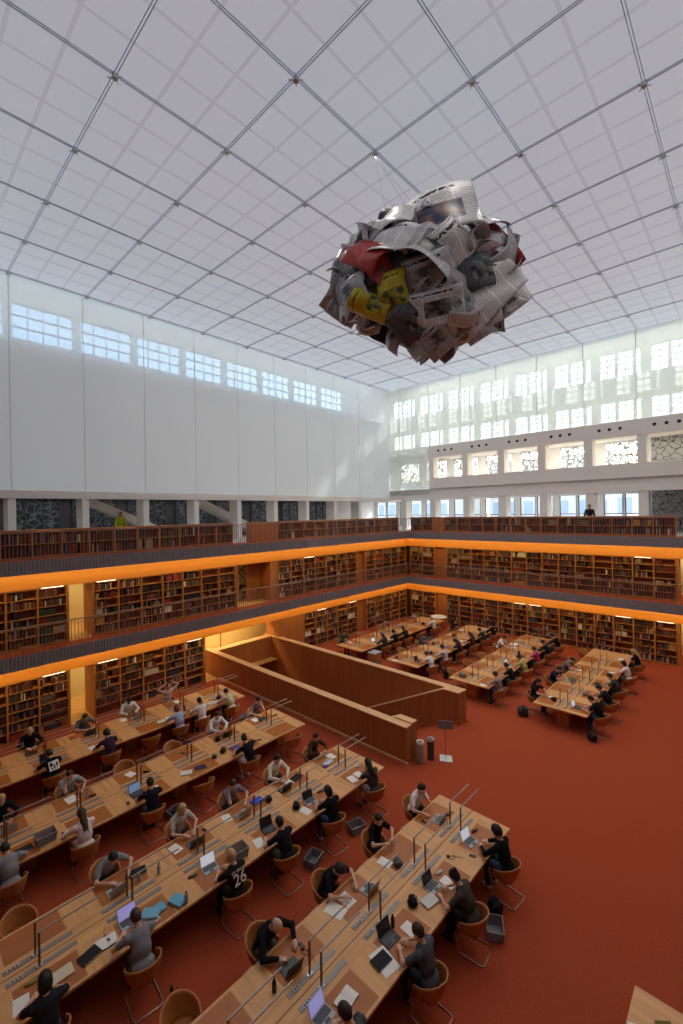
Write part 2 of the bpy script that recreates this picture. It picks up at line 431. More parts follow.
mb = MB(); mb.box(XB-.45, XB+.02, 13.7, 15.52, L2, L2+1.08); struct('wall_gallery_box', mb, OAK_V)
mb = MB(); mb.box(-17.1, -16.1, YB-.02, YB+.4, L2, L2+1.06); struct('wall_gallery_panel', mb, OAK_V)

# stair well: parapets, linings, steps
mb = MB(); mb.box(-20.7, -8.2, 11.62, 11.90, 0, 1.16); struct('stair_parapet_near', mb, STAIRW)
mb = MB(); mb.box(-20.7, -8.2, 11.60, 11.92, 1.16, 1.2); mb.box(-20.7, -8.2, 15.33, 15.65, 1.16, 1.2); mb.box(-20.45, -20.0, 11.92, 15.33, 1.16, 1.2); struct('stair_parapet_cap_trim', mb, CAP)
mb = MB(); mb.box(-20.7, -8.2, 15.35, 15.63, 0, 1.16); mb.box(-20.0, -8.75, 15.35, 15.63, -4, 0); struct('stair_parapet_far', mb, STAIRW)
mb = MB(); mb.box(-20.43, -20.02, 11.90, 15.35, -4, 1.16); struct('stair_parapet_end', mb, STAIRW)
mb = MB(); mb.box(-20.0, -8.75, 11.62, 11.9, -4, -.2); struct('stair_wall_below', mb, STAIRW)
def lining(y0, y1, nm):
    mb = MB()
    prof = [(-8.2, 0), (-8.2, 1.2), (-8.85, 1.2), (-19.4, -3.97), (-20, -3.97), (-20, -4), (-8.75, -4), (-8.75, 0)]
    k = len(prof); vs = [(x, y0, z) for x, z in prof]+[(x, y1, z) for x, z in prof]
    mb.add(vs, [tuple(range(k)), tuple(range(2*k-1, k-1, -1))]+[(i, k+i, k+(i+1) % k, (i+1) % k) for i in range(k)])
    struct(nm, mb, STAIRW)
    mb = MB(); pr = [(-8.19, 1.2), (-8.85, 1.2), (-19.4, -3.97)]
    vs = [(x, y, z+d) for y in (y0-.01, y1+.01) for x, z in pr for d in (0, .04)]
    mb.add(vs, [(0, 1, 3, 2), (2, 3, 5, 4), (6, 8, 9, 7), (8, 10, 11, 9), (1, 7, 9, 3), (3, 9, 11, 5), (0, 2, 8, 6), (2, 4, 10, 8), (0, 6, 7, 1), (4, 5, 11, 10)])
    struct(nm+'_cap_trim', mb, CAP)
lining(11.93, 12.2, 'stair_lining_near'); lining(15.03, 15.31, 'stair_lining_far')
mb = MB()
for k in range(22): mb.box(-8.75-.34*(k+1), -8.75-.34*k, 12.2, 15.03, -.167*(k+1)-.3, -.167*(k+1))
mb.box(-20, -8.75-.34*22, 12.2, 15.03, -4, -3.67)
struct('stair_steps', mb, CARPET)
mb = MB()
for y in (11.61, 15.64): mb.box(-19.4, -8.15, y-.045, y+.015, 0, .09)
struct('baseboard_stairs', mb, CAP)

# ------------------------------------------------------------------ bookcases and books
BKC = [srgb(*c) for c in [(96, 40, 34), (70, 34, 30), (46, 44, 50), (36, 38, 46), (120, 44, 36), (140, 118, 92), (196, 186, 166), (60, 70, 92), (52, 66, 54), (104, 84, 66), (168, 152, 128), (86, 60, 50), (150, 60, 44), (44, 36, 34), (222, 216, 204), (180, 130, 60)]]
BKN = ['dark red', 'maroon', 'slate grey', 'black blue', 'red', 'tan', 'cream', 'blue', 'green', 'brown', 'beige', 'russet', 'orange red', 'black', 'white', 'ochre']
BKW = [14, 13, 7, 7, 7, 6, 2.5, 4, 4, 8, 3, 11, 5, 6, 2, 3]
BKM = [mat('book_'+n_.replace(' ', '_'), c, .65, spec=.3) for n_, c in zip(BKN, BKC)]
MODW = .957
def case_meshes(w, h, shelves, depth=.3):
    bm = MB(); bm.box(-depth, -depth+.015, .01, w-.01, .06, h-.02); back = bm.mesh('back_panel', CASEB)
    bm = MB(); bm.bbox(-depth, 0, 0, .03, 0, h, .003); side = bm.mesh('side_panel', CASE)
    bm = MB(); bm.box(-depth+.015, -.01, .031, w-.031, 0, .026); shelf = bm.mesh('shelf', CASE)
    bm = MB(); bm.box(-depth+.02, -.03, .031, w-.031, 0, .06); plinth = bm.mesh('plinth', CASE)
    bm = MB(); bm.box(-.05, .012, .12, w-.12, 0, .014); light = bm.mesh('shelf_light', TUBE)
    bm = MB(); bm.bbox(-depth-.03, .03, 0, w, 0, .04, .004); top = bm.mesh('top_board', CASE)
    return dict(back=back, side=side, shelf=shelf, plinth=plinth, light=light, top=top, w=w, h=h, n=shelves)
CASE_TALL = case_meshes(MODW, 2.17, 6); CASE_LOW = case_meshes(MODW, 1.04, 2)
stuff_books = MB()
solo_books = []            # (x,y,z,rz,w,h,d,colour,label)
def fill(base, rz, cm, solo=None, rnd=R, where=''):
    """books of one bookcase; base = Vector, local frame: +x out of the case, y along"""
    M = Matrix.Translation(base) @ Matrix.Rotation(rz, 4, 'Z')
    n_ = cm['n']; z0 = .0868; ph = (cm['h']-.06-.03)/n_
    for s in range(n_):
        z = z0+ph*s; y = .04+rnd.random()*.05; end = cm['w']-.04
        if rnd.random() < .10: continue
        stop = end if rnd.random() < .45 else end-(rnd.random()**1.5)*.55
        run = rnd.random() < .35; col = rnd.choices(range(16), BKW)[0]; hh = ph*rnd.uniform(.62, .86); k = 0
        while True:
            if not run or rnd.random() < .12: col = rnd.choices(range(16), BKW)[0]; hb = ph*rnd.uniform(.55, .88)
            else: hb = hh
            wd = rnd.uniform(.02, .05)*(1.25 if run else 1); dp = rnd.uniform(.15, .22)
            if y+wd > stop: break
            if rnd.random() < .03: y += rnd.uniform(.05, .2); continue
            if solo is not None:
                k += 1
                solo_books.append((M @ Vector((-.03, y, z)), rz, wd, hb, dp, col, f'{BKN[col]} book, {ORD[min(k-1, 38)]} on {ORD[n_-1-s]} shelf from the top, {solo}'))
            else:
                x1 = -.03-rnd.random()*.02
                vs = [M @ Vector(p) for p in [(x1-dp, y, z), (x1, y, z), (x1, y+wd, z), (x1-dp, y+wd, z), (x1-dp, y, z+hb), (x1, y, z+hb), (x1, y+wd, z+hb), (x1-dp, y+wd, z+hb)]]
                stuff_books.cur = col
                stuff_books.add(vs, [(4, 5, 6, 7), (0, 1, 5, 4), (1, 2, 6, 5), (2, 3, 7, 6)])
            y += wd+.0015
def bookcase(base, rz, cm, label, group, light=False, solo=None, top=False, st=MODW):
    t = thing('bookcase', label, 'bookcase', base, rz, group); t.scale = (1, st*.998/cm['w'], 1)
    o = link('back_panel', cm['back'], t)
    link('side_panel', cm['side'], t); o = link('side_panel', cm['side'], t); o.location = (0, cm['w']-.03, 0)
    n_ = cm['n']; ph = (cm['h']-.06-.03)/n_
    link('plinth', cm['plinth'], t)
    for s in range(n_+1):
        o = link('shelf', cm['shelf'], t); o.location = (0, 0, .06+ph*s-(.0 if s < n_ else .002))
    if light: o = link('shelf_light', cm['light'], t); o.location = (0, 0, cm['h']-.0)
    if top: o = link('top_board', cm['top'], t); o.location = (0, 0, cm['h'])
    fill(Vector(base), rz, dict(cm, w=st*.998), solo)
def run_left(y0, y1, z, cm, nm, lit=(), solos=(), top=False):
    k = round((y1-y0)/MODW); st = (y1-y0)/k
    for i in range(k):
        lab = f'{ORD[i]} oak bookcase from the camera end {nm}'
        bookcase((XB, y0+st*i, z), 0, cm, lab, 'wall bookcases' if not top else 'low gallery bookcases', i in lit,
                 solos.get(i) if solos else None, top, st)
def run_back(x0, x1, z, cm, nm, lit=(), top=False):
    k = round((x1-x0)/MODW); st = (x1-x0)/k
    for i in range(k):
        # rotate so local +x (out) points to -y, local y runs along +x
        lab = f'{ORD[i]} oak bookcase from the corner {nm}'
        bookcase((x0+st*i, YB, z), -PI/2, cm, lab, 'wall bookcases' if not top else 'low gallery bookcases', i in lit, None, top, st)
run_left(-.64, 5.11, 0, CASE_TALL, 'before the lit doorway, ground floor', (5,), {5: 'case just before ground-floor doorway'})
run_left(6.06, 10.85, 0, CASE_TALL, 'between doorway and stair recess, ground floor', (0, 4), {0: 'case just past ground-floor doorway'})
run_left(17.4, 22.15, 0, CASE_TALL, 'past the stair, ground floor', (1, 4))
run_left(23.14, 27.9, 0, CASE_TALL, 'past the wood pillar, ground floor', ())
run_left(-.64, 5.11, L1, CASE_TALL, 'before the doorway, lower gallery', (5,), {})
run_left(6.06, 12.7, L1, CASE_TALL, 'past the doorway, lower gallery', (0,), {})
run_left(15.5, 22.15, L1, CASE_TALL, 'past the patterned door, lower gallery', (2,))
run_left(23.14, 27.9, L1, CASE_TALL, 'past the wood pillar, lower gallery', ())
run_left(.2, 12.6, L2, CASE_LOW, 'of the low row, upper gallery', (4, 7), {}, True)
run_left(15.55, 27.0, L2, CASE_LOW, 'of the low row past the box, upper gallery', (), {}, True)
run_back(-19.1, -16.98, 0, CASE_TALL, 'before the pillar, far wall ground floor', ())
run_back(-16.02, -2.92, 0, CASE_TALL, 'past the pillar, far wall ground floor', (5, 6, 11, 13))
run_back(-1.8, 2.0, 0, CASE_TALL, 'past the doorway, far wall ground floor', ())
run_back(-19.1, -16.98, L1, CASE_TALL, 'before the pillar, far wall lower gallery', ())
run_back(-16.02, -2.92, L1, CASE_TALL, 'past the pillar, far wall lower gallery', (12,))
run_back(-1.8, 2.0, L1, CASE_TALL, 'past the doorway, far wall lower gallery', ())
run_back(-19.0, -17.1, L2, CASE_LOW, 'of the low row before the panel, upper gallery', (), True)
run_back(-16.1, -2.9, L2, CASE_LOW, 'of the low row past the panel, upper gallery', (8, 12), True)
o = stuff_books.obj('library_books', BKM); tag(o, 'rows of mixed old and new books filling the shelves', 'books', None, 'stuff')
PAGES = mat('book_pages', srgb(222, 212, 190), .9)
solo_books = solo_books[:300]
for (p, rz, wd, hb, dp, col, lab) in solo_books:
    mb = MB(); c = .0025
    mb.add([(-dp, 0, 0), (-.006, 0, 0), (0, .3*wd, 0), (0, .7*wd, 0), (-.006, wd, 0), (-dp, wd, 0)]+[(-dp, 0, hb), (-.006, 0, hb), (0, .3*wd, hb), (0, .7*wd, hb), (-.006, wd, hb), (-dp, wd, hb)],
           [(0, 1, 7, 6), (1, 2, 8, 7), (2, 3, 9, 8), (3, 4, 10, 9), (4, 5, 11, 10)])
    mb.cur = 1; mb.add([(-dp+c, c, c), (-.004, c, c), (-.004, wd-c, c), (-dp+c, wd-c, c), (-dp+c, c, hb-c), (-.004, c, hb-c), (-.004, wd-c, hb-c), (-dp+c, wd-c, hb-c)], [(0, 3, 2, 1), (4, 5, 6, 7), (3, 0, 4, 7)])
    o = mb.obj('book', [BKM[col], PAGES]); o.location = p; o.rotation_euler = (0, 0, rz)
    tag(o, lab, 'book', 'books on the bookcases by the ground floor doorway')
# ------------------------------------------------------------------ reading tables and their lamps
TW = 1.86; TH = .74
TABLES = {  # centre x, y range, first lamp y, phrase
    'A': (-5.14, -1.9, 10.03, 9.17, 'near table beside the open carpet'),
    'B': (-8.82, -1.9, 10.05, 9.24, 'second near table from the open carpet'),
    'Cc': (-12.5, -1.9, 10.30, 9.42, 'third near table from the open carpet'),
    'Dd': (-16.12, -1.9, 10.25, 9.52, 'near table along the bookcases'),
    'E': (-5.32, 17.2, 25.9, 17.8, 'far table beside the open carpet'),
    'Ff': (-9.02, 17.35, 26.2, 18.05, 'second far table from the open carpet'),
    'G': (-12.6, 17.5, 26.2, 18.2, 'third far table from the open carpet'),
    'Hh': (-16.16, 17.6, 26.2, 18.4, 'far table along the bookcases'),
    'T0': (-.5, 2.0, 8.0, 6.6, 'short table cut off by the bottom edge'),
}
post_m = MB().box(-.011, .011, -.016, .016, .012, .54).mesh('post', BRONZE)
arm_m = MB().bbox(-.012, .012, -.016, .93, .54, .558, .003).mesh('arm', mat('arm_steel', srgb(158, 152, 146), .45, .6))
foot_m = MB().bbox(-.03, .03, -.05, .05, 0, .012, .003).mesh('foot', STEEL)
def lamp(loc, label):
    t = thing('reading_lamp', label, 'lamp', loc, 0, 'reading lamps on the long tables')
    link('post', post_m, t); link('arm', arm_m, t); link('foot', foot_m, t)
rail_m = MB().bbox(-.045, .045, -.45, .55, 0, .008, .002).mesh('socket_rail', RAILC)
sock = MB(); sock.bbox(-.03, .03, -.40, -.22, .008, .02, .003)
sock.cur = 1
for yy_ in (-.36, -.31, -.26): sock.lathe([(.017, .02), (.017, .0215), (.001, .0215)], 8, 0, yy_)
sock_m = sock.mesh('socket_block', [LGREY, BLACK])
inlay_m = MB().bbox(0, 0.6, 0, .9, 0, .003, .001).mesh('leather_inlay', INLAY)
for key, (xc, y0, y1, yl, ph) in TABLES.items():
    t = thing('reading_table', f'long oak double-sided reading table, {ph}', 'table', (xc, 0, 0))
    mb = MB(); mb.bbox(-TW/2, TW/2, y0, y1, TH-.045, TH, .004); mb.obj('table_top', OAK_X, t)
    mb = MB(); mb.bbox(-.25, .25, y0+.02, y1-.02, TH, TH+.0015, .0006); mb.obj('centre_board', OAK_Y, t)
    mb = MB(); mb.box(-.008, .008, y0, y1, TH+.0012, TH+.0022); mb.obj('centre_seam', DARKW, t)
    mb = MB(); mb.box(-.6, .6, y0+.3, y1-.3, TH-.14, TH-.046); mb.obj('apron', OAK_Y, t)
    far = key in ('E', 'Ff', 'G', 'Hh')
    k = 0; yp = y0+.55
    while yp < y1-.5:
        mb = MB(); mb.bbox(-.22, .22, yp-.18, yp+.18, 0, TH-.14, .006); mb.obj('pedestal', OAK_V, t); yp += (y1-y0-1.1)/3.0001
    lys = []; y = yl
    if far:
        while y < y1-.6: lys.append(y); y += 1.5
    else:
        while y > max(y0+.3, .6): lys.append(y); y -= 1.49
    for i, y in enumerate(lys):
        for s in (-1, 1):
            o = link('leather_inlay', inlay_m, t); o.location = (-TW/2+.05 if s < 0 else TW/2-.05-.6, y-.40, TH)
            o = link('socket_rail', rail_m, t); o.location = (s*.135, y, TH+.0015)
            o2 = link('socket_block', sock_m, o)
            side = 'carpet' if s > 0 else 'bookcase'
            if key == 'T0' and i > 0: continue
            lamp((xc+s*.135, y, TH+.0102), f'metal lamp {ORD[i]} from {"near" if far else "stair"} end, {side} side, {ph}')

# ------------------------------------------------------------------ chairs
def chair_meshes():
    sh = MB(); A = 118*PI/180
    def fn(u, v, off=0):
        th = -A+2*A*u; c = math.cos(th/2.0)
        f = abs(th)/A
        ztop = .78-.17*(f**1.7)
        z = .43+(ztop-.43)*v
        r = (.195+.07*math.sqrt(max(v, 0)))+off
        x = -math.cos(th)*r*1.02+.0; y = math.sin(th)*r*1.08
        x -= .05*v*(1-f)
        return (x, y, z)
    nu, nv = 18, 6
    vi = [fn(i/nu, j/nv, -.012) for i in range(nu+1) for j in range(nv+1)]; vo = [fn(i/nu, j/nv, .012) for i in range(nu+1) for j in range(nv+1)]
    w_ = nv+1; o = len(vi); fs = []
    for i in range(nu):
        for j in range(nv):
            a, b, c, d = i*w_+j, (i+1)*w_+j, (i+1)*w_+j+1, i*w_+j+1
            fs += [(a, d, c, b), (o+a, o+b, o+c, o+d)]
        fs += [(i*w_+nv, o+i*w_+nv, o+(i+1)*w_+nv, (i+1)*w_+nv), (i*w_, (i+1)*w_, o+(i+1)*w_, o+i*w_)]
    for j in range(nv): fs += [(j, j+1, o+j+1, o+j), (nu*w_+j, o+nu*w_+j, o+nu*w_+j+1, nu*w_+j+1)]
    sh.add(vi+vo, fs); shell = sh.mesh('shell', TAN); shell.polygons.foreach_set('use_smooth', [True]*len(shell.polygons))
    cu = MB(); rings = []
    for sc, z in ((.90, .40), (1.0, .415), (1.0, .445), (.93, .465), (.6, .47), (.01, .47)):
        ring = []
        for k in range(20):
            t = 2*PI*k/20; c, s = math.cos(t), math.sin(t)
            ring.append((.03+sc*.235*math.copysign(abs(c)**.6, c), sc*.225*math.copysign(abs(s)**.6, s), z))
        rings.append(ring)
    fs = [(i*20+k, i*20+(k+1) % 20, i*20+20+(k+1) % 20, i*20+20+k) for i in range(5) for k in range(20)]+[tuple(range(20))[::-1]]
    cu.add([p for r_ in rings for p in r_], fs); cush = cu.mesh('seat_cushion', TAN2); cush.polygons.foreach_set('use_smooth', [True]*len(cush.polygons))
    fr = MB(); P = []
    P = [(-.12, -.17, .39), (.16, -.19, .39), (.22, -.2, .36), (.2, -.22, .05), (.16, -.23, .015), (-.26, -.235, .014), (-.31, -.2, .014), (-.31, .2, .014), (-.26, .235, .014), (.16, .23, .015), (.2, .22, .05), (.22, .2, .36), (.16, .19, .39), (-.12, .17, .39)]
    fr.tube(P, .0125, 7); fr.tube([(-.12, -.17, .39), (-.12, .17, .39)], .011, 6)
    frame = fr.mesh('cantilever_frame', CHROME); frame.polygons.foreach_set('use_smooth', [True]*len(frame.polygons))
    return shell, cush, frame
CH = chair_meshes()
def chair(x, y, rz, label):
    t = thing('cantilever_chair', label, 'chair', (x, y, 0), rz, 'tan leather chairs at the long tables')
    link('shell', CH[0], t); link('seat_cushion', CH[1], t); link('cantilever_frame', CH[2], t)
    return t
def seat(key, side):            # x of the seat centre and heading towards the table
    xc = TABLES[key][0]
    return (xc+side*(TW/2+.29), PI if side > 0 else 0.0)

# ------------------------------------------------------------------ people: smooth-union bodies meshed with surface nets
def nets(fn, lo, hi, h):
    lo = np.array(lo, np.float32); n_ = np.ceil((np.array(hi)-lo)/h).astype(int)+1
    ax = [lo[i]+h*np.arange(n_[i], dtype=np.float32) for i in range(3)]
    G = np.stack(np.meshgrid(*ax, indexing='ij'), -1).reshape(-1, 3)
    V = fn(G).reshape(n_)
    ins = V < 0
    cnt = sum(ins[a:n_[0]-1+a, b:n_[1]-1+b, c:n_[2]-1+c].astype(np.int8) for a in (0, 1) for b in (0, 1) for c in (0, 1))
    act = (cnt > 0) & (cnt < 8); idx = -np.ones(act.shape, int); I = np.argwhere(act); idx[act] = np.arange(len(I))
    acc = np.zeros((len(I), 3)); num = np.zeros(len(I))
    cs = [(a, b, c) for a in (0, 1) for b in (0, 1) for c in (0, 1)]
    for p in cs:
        for q in cs:
            if sum(abs(p[i]-q[i]) for i in range(3)) != 1 or p > q: continue
            v0 = V[I[:, 0]+p[0], I[:, 1]+p[1], I[:, 2]+p[2]]; v1 = V[I[:, 0]+q[0], I[:, 1]+q[1], I[:, 2]+q[2]]
            m = (v0 < 0) != (v1 < 0); t = np.where(m, v0/np.where(m, v0-v1, 1), 0)
            acc += m[:, None]*(np.array(p)+t[:, None]*(np.array(q)-np.array(p))); num += m
    P = lo+h*(I+acc/np.maximum(num, 1)[:, None])
    F = []
    for a in range(3):
        b, c = (a+1) % 3, (a+2) % 3
        s0 = [slice(None)]*3; s1 = [slice(None)]*3; s0[a] = slice(0, -1); s1[a] = slice(1, None)
        x = ins[tuple(s0)] != ins[tuple(s1)]; E_ = np.argwhere(x)
        E_ = E_[(E_[:, b] > 0) & (E_[:, c] > 0) & (E_[:, b] < n_[b]-1) & (E_[:, c] < n_[c]-1)]
        if not len(E_): continue
        db = np.zeros(3, int); db[b] = 1; dc = np.zeros(3, int); dc[c] = 1
        g = lambda e: idx[e[:, 0], e[:, 1], e[:, 2]]
        q = np.stack([g(E_-db-dc), g(E_-dc), g(E_), g(E_-db)], 1)
        fl_ = ins[E_[:, 0], E_[:, 1], E_[:, 2]]
        q[~fl_] = q[~fl_][:, ::-1]
        F.append(q[(q >= 0).all(1)])
    return P, np.concatenate(F) if F else np.zeros((0, 4), int)
def cap(P, a, b, ra, rb):
    a = np.array(a, np.float32); b = np.array(b, np.float32); ab = b-a
    t = np.clip((P-a) @ ab/max(float(ab @ ab), 1e-9), 0, 1)
    return np.linalg.norm(P-a-t[:, None]*ab, axis=1)-(ra+(rb-ra)*t)
def ell(P, c, r, rot=None):
    d = P-np.array(c, np.float32)
    if rot is not None: d = d @ np.array(rot, np.float32)
    r = np.array(r, np.float32); k0 = np.linalg.norm(d/r, axis=1); k1 = np.linalg.norm(d/(r*r), axis=1)
    return k0*(k0-1)/np.maximum(k1, 1e-6)
def smin(ds, k):
    o = ds[0]
    for d in ds[1:]:
        h = np.clip(.5+.5*(d-o)/k, 0, 1); o = d*(1-h)+o*h-k*h*(1-h)
    return o
def mesh_np(name, P, F, mats, mi=None):
    me = D.meshes.new(name); me.from_pydata(P.tolist(), [], F.tolist())
    for m in mats: me.materials.append(m)
    if mi is not None: me.polygons.foreach_set('material_index', np.asarray(mi, np.int32))
    me.polygons.foreach_set('use_smooth', np.ones(len(F), bool)); me.update(); return me
def rotm(yaw, pitch): return np.array((Matrix.Rotation(yaw, 3, 'Z') @ Matrix.Rotation(pitch, 3, 'Y')))
def head_sdf(P):
    d = smin([ell(P, (0, 0, .01), (.098, .077, .112)), ell(P, (.028, 0, -.06), (.066, .055, .062)), cap(P, (.03, 0, -.095), (.075, 0, -.103), .03, .02)], .03)
    d = smin([d, cap(P, (.094, 0, .005), (.112, 0, -.03), .009, .014)], .012)
    d = smin([d, cap(P, (.086, -.034, .026), (.086, .034, .026), .011, .011)], .014)
    for s in (-1, 1):
        d = smin([d, ell(P, (-.005, s*.078, -.012), (.022, .012, .032))], .008)
        d = -smin([-d, cap(P, (.108, s*.03, .004), (.108, s*.034, .003), .014, .014)], .012)
        d = smin([d, ell(P, (.084, s*.031, .004), (.012, .014, .011))], .003)
    d = smin([d, ell(P, (.088, 0, -.062), (.012, .024, .007)), ell(P, (.085, 0, -.074), (.012, .02, .007))], .006)
    return d
_head = {}
def head_mesh(h):
    if h not in _head:
        P, F = nets(head_sdf, (-.13, -.11, -.16), (.15, .11, .15), h)
        c = P[F].mean(1); mi = np.zeros(len(F), int)
        for s in (-1, 1):
            r_ = np.linalg.norm((c-np.array([.092, s*.031, .004]))[:, 1:], axis=1); mi[(r_ < .013) & (c[:, 0] > .078) & (abs(c[:, 2]-.004) < .008)] = 1
        mi[(abs(c[:, 2]+.068) < .011) & (abs(c[:, 1]) < .022) & (c[:, 0] > .082)] = 2
        _head[h] = (P, F, mi)
    return _head[h]
_hand = {}
def hand_mesh(pose, h):
    """right hand, wrist at origin, fingers along +x, palm down, thumb towards +y"""
    if (pose, h) not in _hand:
        curl = {'flat': (.25, .45), 'grip': (.9, 1.2)}[pose]
        prm = [('e', (.045, 0, 0), (.052, .04, .016)), ('c', (-.03, 0, 0), (.02, 0, 0), .026, .022)]
        for i, (y, L) in enumerate(((.028, .068), (.009, .077), (-.011, .071), (-.029, .055))):
            a = np.array([.085, y, 0]); d = np.array([math.cos(curl[0]), (y*.8), -math.sin(curl[0])]); b = a+d*L*.52
            d2 = np.array([math.cos(curl[0]+curl[1]), y*.6, -math.sin(curl[0]+curl[1])]); c = b+d2*L*.5
            prm += [('c', a, b, .0098, .0088), ('c', b, c, .0088, .0072)]
        prm += [('c', (.02, .03, -.002), (.055, .062, -.012), .014, .0105), ('c', (.055, .062, -.012), (.085, .064, -.022), .0105, .008)]
        def f(P):
            ds = [ell(P, p[1], p[2]) if p[0] == 'e' else cap(P, *p[1:]) for p in prm]
            return smin(ds, .006)
        _hand[(pose, h)] = nets(f, (-.07, -.06, -.13), (.18, .095, .04), h)
    return _hand[(pose, h)]
def ik(a, t, l1, l2, pole):
    a = np.array(a); t = np.array(t); d = t-a; L = np.linalg.norm(d)
    if L > (l1+l2)*.985: t = a+d/L*(l1+l2)*.985; d = t-a; L = np.linalg.norm(d)
    x = (l1*l1-l2*l2+L*L)/(2*L); hgt = math.sqrt(max(l1*l1-x*x, 0)); u = d/L
    p = np.array(pole, float); p -= u*(p @ u); p /= np.linalg.norm(p)
    return a+u*x+p*hgt, t
POSES = {
    'type':  dict(lean=.30, hp=.45, wl=(.47, .13, .825), wr=(.47, -.13, .825)),
    'write': dict(lean=.55, hp=.65, wl=(.50, .20, .815), wr=(.52, -.10, .825), hr='grip'),
    'bow':   dict(lean=.66, hp=.8, wl=(.54, .24, .82), wr=(.57, -.16, .82)),
    'prop':  dict(lean=.42, hp=.35, wl=(.48, .22, .82), wr='cheek'),
    'propl': dict(lean=.42, hp=.35, wr=(.48, -.22, .82), wl='cheek'),
    'read':  dict(lean=.22, hp=.5, wl=(.40, .13, .88), wr=(.40, -.13, .88), hl='grip', hr='grip'),
    'up':    dict(lean=.12, hp=.15, wl=(.42, .15, .82), wr=(.42, -.15, .82)),
    'raise': dict(lean=.10, hp=.1, wl=(.05, .22, 1.36), wr=(.10, -.22, 1.36), pole=1),
}
def skeleton(pose, yaw=0, dy=0, stand=False):
    q = POSES[pose]; J = {}
    if stand:
        J['pel'] = np.array([0, 0, .95]); lean = .05; J['kn'] = [np.array([.02, s*.1, .5]) for s in (1, -1)]; J['an'] = [np.array([-.01, s*.1, .09]) for s in (1, -1)]
    else:
        J['pel'] = np.array([-.02, 0, .60]); lean = q['lean']; J['kn'] = [np.array([.41, s*.12, .575]) for s in (1, -1)]; J['an'] = [np.array([.36+dy, s*.11, .085]) for s in (1, -1)]
    J['hip'] = [J['pel']+np.array([.0, s*.09, -.01]) for s in (1, -1)]
    up = np.array([math.sin(lean), 0, math.cos(lean)]); J['up'] = up; J['lean'] = lean
    sp = np.array([math.sin(lean*.55), 0, math.cos(lean*.55)])
    J['mid'] = J['pel']+sp*.22; J['ch'] = J['mid']+up*.20
    J['sh'] = [J['ch']+up*.025+np.array([.0, s*.185, 0]) for s in (1, -1)]
    J['nk'] = J['ch']+up*.07; hp = q['hp']*.8
    hd = np.array([math.sin(lean*.9+.12), 0, math.cos(lean*.9+.12)]); J['hb'] = J['nk']+hd*.10
    J['rot'] = rotm(yaw, min(lean*.6+hp*.7, 1.05)); J['hc'] = J['hb']+J['rot'] @ np.array([.015, 0, .085])
    J['el'] = []; J['wr'] = []; J['hpose'] = [q.get('hl', 'flat'), q.get('hr', 'flat')]
    for i, s in enumerate((1, -1)):
        t = (q['wl'], q['wr'])[i]
        if stand: t = (.12, s*.24, .82)
        if isinstance(t, str): t = J['hc']+J['rot'] @ np.array([.05, s*.10, -.15])
        pole = np.array([.1, s*.8, .6]) if q.get('pole') else (np.array([.3, s*.5, -.9]) if isinstance((q['wl'], q['wr'])[i], str) else np.array([-.2, s*.9, -.28]))
        e, t2 = ik(J['sh'][i], t, .285, .26, pole); J['el'].append(e); J['wr'].append(np.array(t2))
    return J
def torso(P, J, g):
    up = np.stack([J['up'], [0, 1, 0], np.cross(J['up'], [0, 1, 0])], 1)   # columns: local z', y', x'
    ds = [ell(P, J['pel']+np.array([-.01, 0, .0]), (.125+g, .175+g, .12+g)), ell(P, J['mid'], (.115+g, .15+g, .17+g)),
          ell(P, J['ch']-J['up']*.03, (.17+g, .165+g, .118+g), up),
          cap(P, J['sh'][0]-np.array([0, .03, .005]), J['sh'][1]+np.array([0, .03, -.005]), .062+g, .062+g)]
    return ds
def body_fn(J, legs=True):
    def f(P):
        ds = torso(P, J, -.012)+[cap(P, J['nk']-J['up']*.04, J['hb'], .056, .05)]
        for i in (0, 1):
            ds += [cap(P, J['sh'][i], J['el'][i], .045, .036), cap(P, J['el'][i], J['wr'][i], .037, .024)]
            ds += [cap(P, J['hip'][i], J['kn'][i], .07, .05), cap(P, J['kn'][i], J['an'][i], .05, .033), cap(P, J['an'][i], J['an'][i]+np.array([.1, 0, -.05]), .034, .024)]
        return smin(ds, .025)
    return f
def shirt_fn(J, sleeve, vest=False):
    def f(P):
        ds = torso(P, J, .010)
        if sleeve != 'none':
            for i in (0, 1):
                e, s = J['el'][i], J['sh'][i]
                if sleeve == 'short': ds.append(cap(P, s, s+(e-s)*.62, .064, .058))
                else: ds += [cap(P, s, e, .064, .05), cap(P, e, e+(J['wr'][i]-e)*.93, .05, .037)]
        d = smin(ds, .03)
        nk = ell(P, J['nk']+J['up']*.03, (.075, .075, .06))
        return np.maximum(d, -nk)
    return f
def trouser_fn(J, short):
    def f(P):
        ds = [ell(P, J['pel']+np.array([-.01, 0, -.02]), (.14, .185, .105))]
        for i in (0, 1):
            ds.append(cap(P, J['hip'][i], J['kn'][i], .092, .07) if not short else cap(P, J['hip'][i], J['hip'][i]*.25+J['kn'][i]*.75, .094, .085))
            if not short: ds.append(cap(P, J['kn'][i], J['an'][i]+np.array([0, 0, .02]), .068, .052))
        return smin(ds, .03)
    return f
def skirt_fn(J):
    return lambda P: smin([ell(P, J['pel']+np.array([-.01, 0, -.02]), (.15, .195, .105)), cap(P, J['hip'][0], J['kn'][0], .10, .1), cap(P, J['hip'][1], J['kn'][1], .10, .1), cap(P, (J['hip'][0]+J['hip'][1])/2, (J['kn'][0]+J['kn'][1])/2, .1, .1)], .04)
